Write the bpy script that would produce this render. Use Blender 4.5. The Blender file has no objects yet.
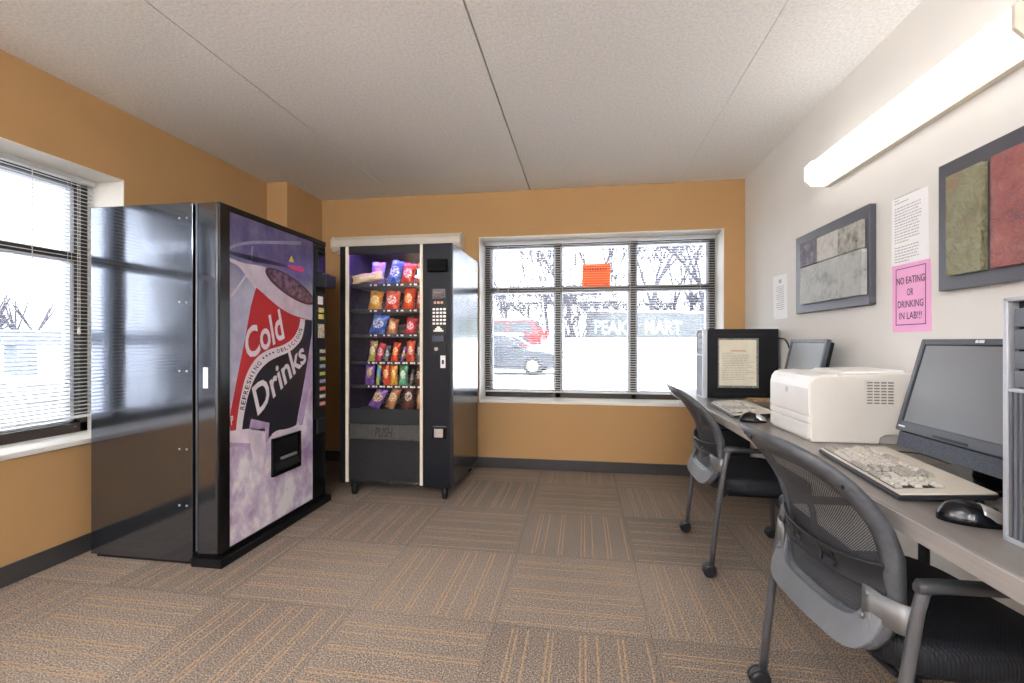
import bpy, bmesh, math, random
from mathutils import Vector, Matrix
random.seed(7)
PI = math.pi
SC = bpy.context.scene
COL = SC.collection

# ------------------------------------------------------------------ camera geometry (1024x683)
FPX = 455.0
YAW = math.atan(71 / FPX)
CH = 1.13
Fd = (-math.sin(YAW), math.cos(YAW)); Rt = (math.cos(YAW), math.sin(YAW))

def P(u, v, ax, c):
    """survey helper: point of the plane ax=c seen at photo position u,v"""
    a = (u - 512) / FPX
    D = (Fd[0] + Rt[0] * a, Fd[1] + Rt[1] * a, (341.5 - v) / FPX)
    o = (0, 0, CH); i = 'xyz'.index(ax); t = (c - o[i]) / D[i]
    return Vector((o[0] + t * D[0], o[1] + t * D[1], o[2] + t * D[2]))

# ------------------------------------------------------------------ materials
MATS = {}
def s2l(c):
    return tuple((x / 12.92 if x <= .04045 else ((x + .055) / 1.055) ** 2.4) for x in c)
def rgb(r, g, b):
    return s2l((r / 255, g / 255, b / 255)) + (1,)

class NT:
    def __init__(s, name):
        s.m = bpy.data.materials.new(name); s.m.use_nodes = True
        s.t = s.m.node_tree; s.b = s.t.nodes['Principled BSDF']; s.out = s.t.nodes['Material Output']
    def n(s, typ, **kw):
        nd = s.t.nodes.new(typ)
        for k, v in kw.items(): setattr(nd, k, v)
        return nd
    def l(s, a, b): s.t.links.new(a, b)
    def math(s, op, a, b=None, c=None):
        nd = s.n('ShaderNodeMath', operation=op)
        for i, x in enumerate((a, b, c)):
            if x is None: continue
            if isinstance(x, (int, float)): nd.inputs[i].default_value = x
            else: s.l(x, nd.inputs[i])
        return nd.outputs[0]
    def mix(s, f, a, b, mode='MIX'):
        nd = s.n('ShaderNodeMix', data_type='RGBA', blend_type=mode)
        for sock, x in ((nd.inputs[0], f), (nd.inputs[6], a), (nd.inputs[7], b)):
            if isinstance(x, (int, float, tuple)): sock.default_value = x
            else: s.l(x, sock)
        return nd.outputs[2]
    def noise(s, scale, detail=3, rough=.5, coord='Object', stretch=None):
        tc = s.n('ShaderNodeTexCoord'); src = tc.outputs[coord]
        if stretch:
            mp = s.n('ShaderNodeMapping'); mp.inputs['Scale'].default_value = stretch
            s.l(src, mp.inputs[0]); src = mp.outputs[0]
        nz = s.n('ShaderNodeTexNoise'); nz.inputs['Scale'].default_value = scale
        nz.inputs['Detail'].default_value = detail; nz.inputs['Roughness'].default_value = rough
        s.l(src, nz.inputs['Vector']); return nz.outputs[0]
    def bump(s, h, strength=.3, dist=.002):
        bp = s.n('ShaderNodeBump'); bp.inputs['Strength'].default_value = strength
        bp.inputs['Distance'].default_value = dist
        s.l(h, bp.inputs['Height']); s.l(bp.outputs[0], s.b.inputs['Normal'])
    def ramp(s, f, stops):
        r = s.n('ShaderNodeValToRGB'); e = r.color_ramp.elements
        while len(e) < len(stops): e.new(.5)
        for k, (p, c) in enumerate(stops): e[k].position = p; e[k].color = c
        s.l(f, r.inputs[0]); return r.outputs[0]

def mat(name, col, rough=.5, metal=0., var=.05, vscale=8., bump=0., bscale=200., spec=.5, emit=0., coat=0., stretch=None):
    if name in MATS: return MATS[name]
    k = NT(name); b = k.b
    c = rgb(*col)
    nz = k.noise(vscale, 4, stretch=stretch)
    dark = tuple(x * (1 - var * 2) for x in c[:3]) + (1,); lite = tuple(min(1, x * (1 + var * 2)) for x in c[:3]) + (1,)
    colr = k.ramp(nz, [(.3, dark), (.7, lite)])
    k.l(colr, b.inputs['Base Color'])
    b.inputs['Roughness'].default_value = rough; b.inputs['Metallic'].default_value = metal
    b.inputs['Specular IOR Level'].default_value = spec
    if coat: b.inputs['Coat Weight'].default_value = coat; b.inputs['Coat Roughness'].default_value = .08
    if bump: k.bump(k.noise(bscale, 3), bump)
    if emit:
        b.inputs['Emission Color'].default_value = c; b.inputs['Emission Strength'].default_value = emit
    MATS[name] = k.m; return k.m

def m_carpet():
    k = NT('carpet'); b = k.b
    tc = k.n('ShaderNodeTexCoord'); sp = k.n('ShaderNodeSeparateXYZ'); k.l(tc.outputs['Object'], sp.inputs[0])
    T = .61
    tx = k.math('DIVIDE', k.math('ADD', sp.outputs[0], .35 + T * 20), T); ty = k.math('DIVIDE', k.math('ADD', sp.outputs[1], -1.79 + T * 20), T)
    ix = k.math('FLOOR', tx); iy = k.math('FLOOR', ty); fx = k.math('FRACT', tx); fy = k.math('FRACT', ty)
    par = k.math('MODULO', k.math('ADD', ix, iy), 2.0)          # 0: stripes run along X
    def sel(a0, a1): return k.math('ADD', k.math('MULTIPLY', a0, k.math('SUBTRACT', 1.0, par)), k.math('MULTIPLY', a1, par))
    c = sel(k.math('SUBTRACT', 1.0, fy), fx); d = sel(fx, fy)
    cm = k.math('MULTIPLY', c, T)
    tot = None
    for p in (.078, .097, .140, .218, .237, .340, .359, .402, .480, .499, .585):
        q = k.math('COMPARE', cm, p, .0034)
        tot = q if tot is None else k.math('ADD', tot, q)
    ends = k.math('MULTIPLY', k.math('GREATER_THAN', d, .03), k.math('LESS_THAN', d, .97))
    fade = k.ramp(k.noise(38, 2, .6), [(.36, (.35, .35, .35, 1)), (.55, (1, 1, 1, 1))])
    st = k.math('MULTIPLY', k.math('MULTIPLY', tot, ends), fade)
    cmb = k.n('ShaderNodeCombineXYZ'); k.l(ix, cmb.inputs[0]); k.l(iy, cmb.inputs[1])
    wn = k.n('ShaderNodeTexWhiteNoise', noise_dimensions='3D'); k.l(cmb.outputs[0], wn.inputs['Vector'])
    f1 = k.noise(170, 4, .8)
    base = k.ramp(f1, [(.38, rgb(74, 66, 60)), (.5, rgb(134, 121, 110)), (.62, rgb(196, 181, 165))])
    wear = k.ramp(k.noise(1.3, 3), [(.35, (.86, .85, .84, 1)), (.7, (1.06, 1.05, 1.03, 1))])
    base = k.mix(1.0, base, wear, 'MULTIPLY')
    tile = k.ramp(wn.outputs['Value'], [(0, (.86, .86, .86, 1)), (1, (1.08, 1.07, 1.05, 1))])
    base = k.mix(1.0, base, tile, 'MULTIPLY')
    strc = k.ramp(f1, [(.35, rgb(140, 114, 88)), (.65, rgb(196, 162, 127))])
    col = k.mix(st, base, strc)
    e1 = k.math('LESS_THAN', k.math('MINIMUM', k.math('MINIMUM', fx, k.math('SUBTRACT', 1.0, fx)), k.math('MINIMUM', fy, k.math('SUBTRACT', 1.0, fy))), .0035)
    col = k.mix(k.math('MULTIPLY', e1, .3), col, rgb(50, 44, 42))
    k.l(col, b.inputs['Base Color']); b.inputs['Roughness'].default_value = .95; b.inputs['Specular IOR Level'].default_value = .15
    k.bump(f1, .6, .003); MATS['carpet'] = k.m; return k.m

def m_popcorn():
    k = NT('popcorn_ceiling'); b = k.b
    f = k.noise(75, 4, .7)
    k.l(k.ramp(f, [(.35, rgb(230, 230, 228)), (.6, rgb(248, 248, 247))]), b.inputs['Base Color'])
    b.inputs['Roughness'].default_value = .95; b.inputs['Specular IOR Level'].default_value = .1
    k.bump(f, .4, .005); return k.m

def m_glass(name='window_glass', refl=.08, tint=(1, 1, 1, 1)):
    k = NT(name); k.t.nodes.remove(k.b)
    tr = k.n('ShaderNodeBsdfTransparent'); tr.inputs[0].default_value = tint
    gl = k.n('ShaderNodeBsdfGlossy'); gl.inputs['Roughness'].default_value = .02
    fr = k.n('ShaderNodeFresnel'); fr.inputs[0].default_value = 1.45
    mx = k.n('ShaderNodeMixShader'); k.l(k.math('MULTIPLY', fr.outputs[0], refl * 12), mx.inputs[0])
    k.l(tr.outputs[0], mx.inputs[1]); k.l(gl.outputs[0], mx.inputs[2]); k.l(mx.outputs[0], k.out.inputs[0])
    return k.m

def m_weave():
    k = NT('back_mesh_weave'); b = k.b
    tc = k.n('ShaderNodeTexCoord'); sp = k.n('ShaderNodeSeparateXYZ'); k.l(tc.outputs['Object'], sp.inputs[0])
    a = k.math('SINE', k.math('MULTIPLY', k.math('ADD', sp.outputs[1], sp.outputs[2]), 1100.0))
    c = k.math('SINE', k.math('MULTIPLY', k.math('SUBTRACT', sp.outputs[1], sp.outputs[2]), 1100.0))
    hole = k.math('GREATER_THAN', k.math('ADD', a, c), .75)
    tr = k.n('ShaderNodeBsdfTransparent'); mx = k.n('ShaderNodeMixShader')
    b.inputs['Base Color'].default_value = rgb(62, 63, 66); b.inputs['Roughness'].default_value = .55
    k.l(hole, mx.inputs[0]); k.l(b.outputs[0], mx.inputs[1]); k.l(tr.outputs[0], mx.inputs[2]); k.l(mx.outputs[0], k.out.inputs[0])
    return k.m

def m_fabric(name, col, scale=700):
    k = NT(name); b = k.b
    tc = k.n('ShaderNodeTexCoord'); sp = k.n('ShaderNodeSeparateXYZ'); k.l(tc.outputs['Object'], sp.inputs[0])
    a = k.math('SINE', k.math('MULTIPLY', sp.outputs[0], scale)); c = k.math('SINE', k.math('MULTIPLY', sp.outputs[1], scale))
    h = k.math('MULTIPLY', a, c)
    b.inputs['Roughness'].default_value = .6; b.inputs['Specular IOR Level'].default_value = .35
    c0 = rgb(*col); k.l(k.ramp(h, [(.2, tuple(x * .5 for x in c0[:3]) + (1,)), (.9, tuple(x * 1.5 for x in c0[:3]) + (1,))]), b.inputs['Base Color'])
    k.bump(h, .5, .001); return k.m

def m_bag(name, c1, c2, c3):
    k = NT(name); b = k.b
    tc = k.n('ShaderNodeTexCoord'); mp = k.n('ShaderNodeMapping')
    mp.inputs['Location'].default_value = (-.5 * 2.6, -.5 * .1, -.56 * 3.4); mp.inputs['Scale'].default_value = (2.6, .1, 3.4)
    k.l(tc.outputs['Generated'], mp.inputs[0])
    gr = k.n('ShaderNodeTexGradient', gradient_type='SPHERICAL'); k.l(mp.outputs[0], gr.inputs[0])
    nz = k.noise(26, 3, .6)
    base = k.ramp(nz, [(.42, rgb(*c1)), (.56, rgb(*c3))])
    patch = k.ramp(k.noise(70, 2), [(.45, rgb(*c2)), (.62, rgb(*c1))])
    col = k.mix(k.math('GREATER_THAN', gr.outputs[1], .35), base, patch)
    k.l(col, b.inputs['Base Color']); b.inputs['Roughness'].default_value = .3; b.inputs['Metallic'].default_value = .15
    k.bump(k.noise(30, 2), .5, .01); return k.m

def m_machine_side(name, col, scuff, metal=.9, rough=.16):
    k = NT(name); b = k.b
    nz = k.noise(5, 5, .6); fine = k.noise(60, 4, .7)
    b.inputs['Base Color'].default_value = rgb(*col); b.inputs['Metallic'].default_value = metal
    k.l(k.ramp(nz, [(.3, (rough * .8,) * 3 + (1,)), (.7, (rough * 1.4,) * 3 + (1,))]), b.inputs['Roughness'])
    k.bump(k.noise(2.2, 2), .12, .01)
    if scuff:
        tc = k.n('ShaderNodeTexCoord'); sp = k.n('ShaderNodeSeparateXYZ'); k.l(tc.outputs['Object'], sp.inputs[0])
        st = k.ramp(k.noise(9, 5, .7, stretch=(1, 1.6, .35)), [(.52, (0, 0, 0, 1)), (.66, (1, 1, 1, 1))])
        lo = k.ramp(sp.outputs[2], [(.62, (1, 1, 1, 1)), (.95, (0, 0, 0, 1))])
        yr = k.ramp(k.math('MULTIPLY', k.math('ADD', sp.outputs[1], .43), 1.0), [(.16, (1, 1, 1, 1)), (.4, (0, 0, 0, 1))])
        fac = k.math('MULTIPLY', k.math('MULTIPLY', st, lo), k.math('MULTIPLY', yr, .6))
        k.l(k.mix(fac, rgb(*col), rgb(190, 190, 195)), b.inputs['Base Color'])
        k.l(k.math('SUBTRACT', metal, k.math('MULTIPLY', fac, metal)), b.inputs['Metallic'])
    return k.m

def m_panel_print():
    """printed ice-and-sky picture of the drink machine front"""
    k = NT('drink_panel_print'); b = k.b
    tc = k.n('ShaderNodeTexCoord'); sp = k.n('ShaderNodeSeparateXYZ'); k.l(tc.outputs['Object'], sp.inputs[0])
    z = sp.outputs[2]
    nz = k.noise(5.5, 5, .62, stretch=(1, 1, .8))
    nd = k.noise(3, 3, .6)
    zz = k.math('ADD', k.math('DIVIDE', z, 1.8), k.math('MULTIPLY', k.math('SUBTRACT', nd, .5), .12))
    band = k.ramp(zz, [(.0, rgb(204, 188, 214)), (.38, rgb(206, 190, 216)), (.46, rgb(160, 160, 184)), (.78, rgb(164, 170, 192)), (.86, rgb(70, 68, 124)), (1.0, rgb(56, 50, 104))])
    ice = k.ramp(nz, [(.34, rgb(160, 130, 180)), (.48, rgb(216, 202, 226)), (.58, rgb(254, 252, 255))])
    f = k.ramp(zz, [(.0, (.85, .85, .85, 1)), (.42, (.75, .75, .75, 1)), (.52, (.22, .22, .22, 1)), (1, (.12, .12, .12, 1))])
    k.l(k.mix(f, band, ice), b.inputs['Base Color']); b.inputs['Roughness'].default_value = .3
    b.inputs['Specular IOR Level'].default_value = .3
    return k.m

def m_art(name, stops, scale=9, bmp=1.0):
    k = NT(name); b = k.b
    nz = k.noise(scale, 6, .65); k.l(k.ramp(nz, [(p, rgb(*c)) for p, c in stops]), b.inputs['Base Color'])
    b.inputs['Roughness'].default_value = .5
    w = k.n('ShaderNodeTexNoise'); w.inputs['Scale'].default_value = scale * 2.2; w.inputs['Detail'].default_value = 3; w.inputs['Distortion'].default_value = 2.5
    tc = k.n('ShaderNodeTexCoord'); k.l(tc.outputs['Object'], w.inputs['Vector'])
    k.bump(w.outputs[0], bmp, .012); return k.m

def emis(name, col, strength):
    k = NT(name); b = k.b
    b.inputs['Base Color'].default_value = rgb(*col); b.inputs['Emission Color'].default_value = rgb(*col)
    b.inputs['Emission Strength'].default_value = strength; return k.m

M_orange = mat('tan_orange_paint', (181, 143, 97), .75, var=.015, vscale=2, bump=.06, bscale=300, spec=.25)
M_white = mat('off_white_paint', (222, 220, 214), .75, var=.015, vscale=2, bump=.06, bscale=300, spec=.25)
M_reveal = mat('white_gloss_paint', (228, 224, 216), .5, var=.02, vscale=3)
M_carpet = m_carpet(); M_ceil = m_popcorn()
M_baseb = mat('charcoal_vinyl', (62, 60, 60), .45, var=.04)
M_bronze = mat('bronze_aluminium', (62, 54, 48), .4, .3, var=.04)
M_sash = mat('pale_sash', (214, 218, 230), .5, var=.02)
def m_slat():
    k = NT('white_slat'); k.b.inputs['Base Color'].default_value = rgb(236, 236, 234); k.b.inputs['Roughness'].default_value = .4
    tl = k.n('ShaderNodeBsdfTranslucent'); tl.inputs[0].default_value = rgb(236, 236, 234); mx = k.n('ShaderNodeMixShader'); mx.inputs[0].default_value = .5
    k.l(k.b.outputs[0], mx.inputs[1]); k.l(tl.outputs[0], mx.inputs[2]); k.l(mx.outputs[0], k.out.inputs[0]); return k.m
M_slat = m_slat()
M_cord = mat('white_cord', (225, 222, 215), .7)
M_glass = m_glass(tint=(.9, .92, .93, 1))
M_black = mat('black_powder_coat', (14, 15, 18), .42, var=.08, spec=.3)
M_blackgl = mat('glossy_black', (9, 10, 14), .22, var=.08, spec=.35)
M_dark = mat('dark_grey_plastic', (34, 35, 38), .5, var=.06, spec=.35)
M_navy = mat('navy_black_panel', (8, 12, 22), .5, var=.1, spec=.3)
M_silver = mat('silver_trim', (196, 194, 190), .3, .7, var=.03)
M_cream = mat('cream_enamel', (218, 209, 192), .4, var=.02)
M_creamtrim = mat('cream_trim', (232, 222, 198), .4, var=.02)
M_paper = mat('white_paper', (240, 240, 240), .8, var=.01)
M_ink = mat('grey_ink', (176, 176, 180), .8)
M_inkblack = mat('black_ink', (34, 30, 36), .7)
M_lampfill = emis('fill_diffuser', (244, 247, 255), 27.0)  # strong glow, only for the added fill fixtures out of view
M_lampdim = emis('dim_lit_diffuser', (255, 251, 246), 1.1)
M_lampoff = mat('unlit_diffuser', (226, 219, 203), .35, var=.01)

# ------------------------------------------------------------------ mesh builder
class MB:
    def __init__(s): s.v = []; s.f = []; s.smooth = []
    def add(s, vs, fs, sm=False):
        o = len(s.v); s.v += [Vector(p) for p in vs]
        for f in fs: s.f.append(tuple(i + o for i in f)); s.smooth.append(sm)
        return s
    def box(s, x0, x1, y0, y1, z0, z1, M=None):
        if x1 < x0: x0, x1 = x1, x0
        if y1 < y0: y0, y1 = y1, y0
        if z1 < z0: z0, z1 = z1, z0
        vs = [(x0, y0, z0), (x1, y0, z0), (x1, y1, z0), (x0, y1, z0), (x0, y0, z1), (x1, y0, z1), (x1, y1, z1), (x0, y1, z1)]
        if M is not None: vs = [M @ Vector(p) for p in vs]
        return s.add(vs, [(0, 3, 2, 1), (4, 5, 6, 7), (0, 1, 5, 4), (1, 2, 6, 5), (2, 3, 7, 6), (3, 0, 4, 7)])
    def prism(s, poly, fn, c0, c1, sm=False):
        """poly: 2-D outline, fn(a,b,c)->xyz, extruded c0..c1"""
        n = len(poly)
        ar = sum(poly[i][0] * poly[(i + 1) % n][1] - poly[(i + 1) % n][0] * poly[i][1] for i in range(n))
        vs = [fn(a, b, c0) for a, b in poly] + [fn(a, b, c1) for a, b in poly]
        fs = [tuple(range(n))[::-1], tuple(range(n, 2 * n))]
        s.add(vs, fs, False)
        o = len(s.v) - 2 * n
        for i in range(n):
            j = (i + 1) % n
            s.f.append((o + i, o + j, o + n + j, o + n + i)); s.smooth.append(sm)
        return s
    def poly(s, pts): return s.add(pts, [tuple(range(len(pts)))])
    def tube(s, pts, r, seg=10, cap=True, sm=True):
        pts = [Vector(p) for p in pts]; n = len(pts)
        rs = r if isinstance(r, (list, tuple)) else [r] * n
        up = None; rings = []
        for i, p in enumerate(pts):
            t = (pts[min(i + 1, n - 1)] - pts[max(i - 1, 0)])
            if t.length < 1e-9: t = Vector((0, 0, 1))
            t.normalize()
            if up is None:
                up = Vector((0, 0, 1)) if abs(t.z) < .9 else Vector((1, 0, 0))
            a = t.cross(up)
            if a.length < 1e-6: a = t.cross(Vector((0, 1, 0)))
            a.normalize(); bb = a.cross(t).normalized(); up = bb
            rings.append([p + (a * math.cos(2 * PI * k / seg) + bb * math.sin(2 * PI * k / seg)) * rs[i] for k in range(seg)])
        o = len(s.v)
        for rg in rings: s.v += rg
        for i in range(n - 1):
            for k in range(seg):
                k2 = (k + 1) % seg
                s.f.append((o + i * seg + k, o + i * seg + k2, o + (i + 1) * seg + k2, o + (i + 1) * seg + k)); s.smooth.append(sm)
        if cap:
            s.f.append(tuple(o + k for k in range(seg))[::-1]); s.smooth.append(False)
            s.f.append(tuple(o + (n - 1) * seg + k for k in range(seg))); s.smooth.append(False)
        return s
    def cyl(s, p0, p1, r0, r1=None, seg=20): return s.tube([p0, p1], [r0, r0 if r1 is None else r1], seg)
    def lathe(s, prof, o, axis='z', seg=24):
        """prof: (radius, height)"""
        o = Vector(o); base = len(s.v)
        for r, h in prof:
            for k in range(seg):
                c, d = r * math.cos(2 * PI * k / seg), r * math.sin(2 * PI * k / seg)
                s.v.append(o + (Vector((c, d, h)) if axis == 'z' else Vector((c, h, d)) if axis == 'y' else Vector((h, c, d))))
        for i in range(len(prof) - 1):
            for k in range(seg):
                k2 = (k + 1) % seg
                s.f.append((base + i * seg + k, base + i * seg + k2, base + (i + 1) * seg + k2, base + (i + 1) * seg + k)); s.smooth.append(True)
        s.f.append(tuple(base + k for k in range(seg))[::-1]); s.smooth.append(False)
        s.f.append(tuple(base + (len(prof) - 1) * seg + k for k in range(seg))); s.smooth.append(False)
        return s
    def grid(s, fn, nu, nv, sm=True, skip=None):
        o = len(s.v)
        for j in range(nv + 1):
            for i in range(nu + 1): s.v.append(Vector(fn(i / nu, j / nv)))
        for j in range(nv):
            for i in range(nu):
                if skip and skip((i + .5) / nu, (j + .5) / nv): continue
                a = o + j * (nu + 1) + i
                s.f.append((a, a + 1, a + nu + 2, a + nu + 1)); s.smooth.append(sm)
        return s
    def build(s, name, m, parent=None, bevel=0, world=True, solid=0, seg=2, recalc=True):
        org = Vector((0, 0, 0))
        if parent is not None:
            if world:
                p = parent
                while p is not None: org += p.location; p = p.parent
        elif world:
            lo = [min(v[i] for v in s.v) for i in range(3)]; hi = [max(v[i] for v in s.v) for i in range(3)]
            org = Vector(((lo[0] + hi[0]) / 2, (lo[1] + hi[1]) / 2, lo[2]))
        me = bpy.data.meshes.new(name)
        me.from_pydata([tuple(v - org) for v in s.v], [], s.f)
        for i, p in enumerate(me.polygons): p.use_smooth = s.smooth[i]
        bm = bmesh.new(); bm.from_mesh(me)
        if recalc: bmesh.ops.recalc_face_normals(bm, faces=bm.faces)
        if bevel:
            es = [e for e in bm.edges if len(e.link_faces) == 2 and e.calc_face_angle(0) > .6]
            if es: bmesh.ops.bevel(bm, geom=es, offset=bevel, segments=seg, profile=.6, affect='EDGES', clamp_overlap=True)
        bm.to_mesh(me); bm.free()
        me.materials.append(m)
        o = bpy.data.objects.new(name, me); COL.objects.link(o)
        if parent is not None: o.parent = parent
        else: o.location = org
        if solid:
            md = o.modifiers.new('solidify', 'SOLIDIFY'); md.thickness = solid; md.offset = 0
        return o

def tag(o, label, cat, group=None, kind=None):
    o['label'] = label; o['category'] = cat
    if group: o['group'] = group
    if kind: o['kind'] = kind
    return o
def thing(name, label, cat, loc, group=None, rz=0):
    o = bpy.data.objects.new(name, None); COL.objects.link(o)
    o.empty_display_size = .05
    o.location = loc; o.rotation_euler = (0, 0, rz)
    return tag(o, label, cat, group)
def struct(o, label=None):
    o['kind'] = 'structure'
    if label: o['label'] = label; o['category'] = label.split()[-1]
    return o
def plabel(o, l): o['label'] = l; return o
def dup(o, parent=None):
    c = o.copy(); COL.objects.link(c); c.parent = parent
    for ch in o.children: dup(ch, c)
    return c

def text_geo(txt, bold=0., shear=0.):
    cu = bpy.data.curves.new('t', 'FONT'); cu.body = txt; cu.size = 1; cu.shear = shear; cu.offset = bold; cu.resolution_u = 3
    ob = bpy.data.objects.new('t', cu)
    me = bpy.data.meshes.new_from_object(ob)
    vs = [v.co.copy() for v in me.vertices]; fs = [tuple(p.vertices) for p in me.polygons]
    bpy.data.objects.remove(ob); bpy.data.meshes.remove(me); bpy.data.curves.remove(cu)
    return vs, fs
def text_add(mb, txt, fn, bold=0., shear=0., norm=True):
    """fn(a,b) maps text space (normalised to 0..1 if norm) to xyz"""
    vs, fs = text_geo(txt, bold, shear)
    if not vs: return
    if norm:
        x0, x1 = min(v.x for v in vs), max(v.x for v in vs); y0, y1 = min(v.y for v in vs), max(v.y for v in vs)
        pts = [fn((v.x - x0) / (x1 - x0), (v.y - y0) / (y1 - y0)) for v in vs]
    else: pts = [fn(v.x, v.y) for v in vs]
    mb.add(pts, fs)
def bil(q):
    """q: BL, BR, TR, TL vectors"""
    return lambda a, b: (q[0] * (1 - a) + q[1] * a) * (1 - b) + (q[3] * (1 - a) + q[2] * a) * b

# ------------------------------------------------------------------ room shell
XL, XR, YB, YF, HT = -2.64, 1.319, 4.0, -2.9, 2.47
W0, W1, WZ0, WZ1 = -.925, 1.156, .60, 2.068      # back window opening
L0, L1 = .19, 2.27                                # left window opening (Y)
D = .28
b = MB(); b.box(XL - .4, XR + .2, YF - .2, YB + .4, -.12, 0); struct(b.build('floor', M_carpet, world=True), 'striped carpet tile floor').location
fl = bpy.data.objects['floor']
# keep world coordinates for the tile layout
for v in fl.data.vertices: v.co += fl.location
fl.location = (0, 0, 0)
b = MB()
seams = [XL - .4, -2.95, -1.70, -.464, .796, XR + .2]
gaps = {1: .002, 2: .006, 3: .009, 4: .003}
for i in range(5):
    g0 = gaps.get(i, 0) / 2; g1 = gaps.get(i + 1, 0) / 2
    b.box(seams[i] + g0, seams[i + 1] - g1, YF - .2, YB + .4, HT, HT + .1)
b.box(XL - .4, XR + .2, YF - .2, YB + .4, HT + .1, HT + .14)
struct(b.build('ceiling', M_ceil), 'textured concrete plank ceiling')
b = MB()
b.box(XL - D - .1, XL, YF, L0, 0, HT); b.box(XL - D - .1, XL, L1, YB + .02, 0, HT)
b.box(XL - D - .1, XL, L0, L1, 0, WZ0); b.box(XL - D - .1, XL, L0, L1, WZ1, HT)
struct(b.build('wall_left', M_orange), 'tan orange left wall')
b = MB()
b.box(XL - .02, W0, YB, YB + D + .1, 0, HT); b.box(W1, XR + .02, YB, YB + D + .1, 0, HT)
b.box(W0, W1, YB, YB + D + .1, 0, WZ0); b.box(W0, W1, YB, YB + D + .1, WZ1, HT)
struct(b.build('wall_back', M_orange), 'tan orange back wall')
b = MB(); b.box(XL, -2.453, 3.48, YB, 0, HT); struct(b.build('wall_pilaster', M_orange), 'boxed out corner of the wall')
b = MB(); b.box(XR, XR + .15, YF, YB + .38, 0, HT); struct(b.build('wall_right', M_white), 'off white right wall')
b = MB(); b.box(XL - .38, XR + .15, YF - .15, YF, 0, HT); struct(b.build('wall_front', M_white), 'off white front wall')
def bb(name, x0, x1, y0, y1):
    b = MB(); b.box(x0, x1, y0, y1, .001, .095); struct(b.build(name, M_baseb, bevel=.003), 'charcoal vinyl baseboard')
bb('baseboard_left', XL, XL + .012, YF, 3.48); bb('baseboard_back', -2.453, XR, YB - .012, YB)
bb('baseboard_right', XR - .012, XR, YF, YB - .012); bb('baseboard_pilaster', XL + .012, -2.441, 3.468, 3.48)

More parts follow.
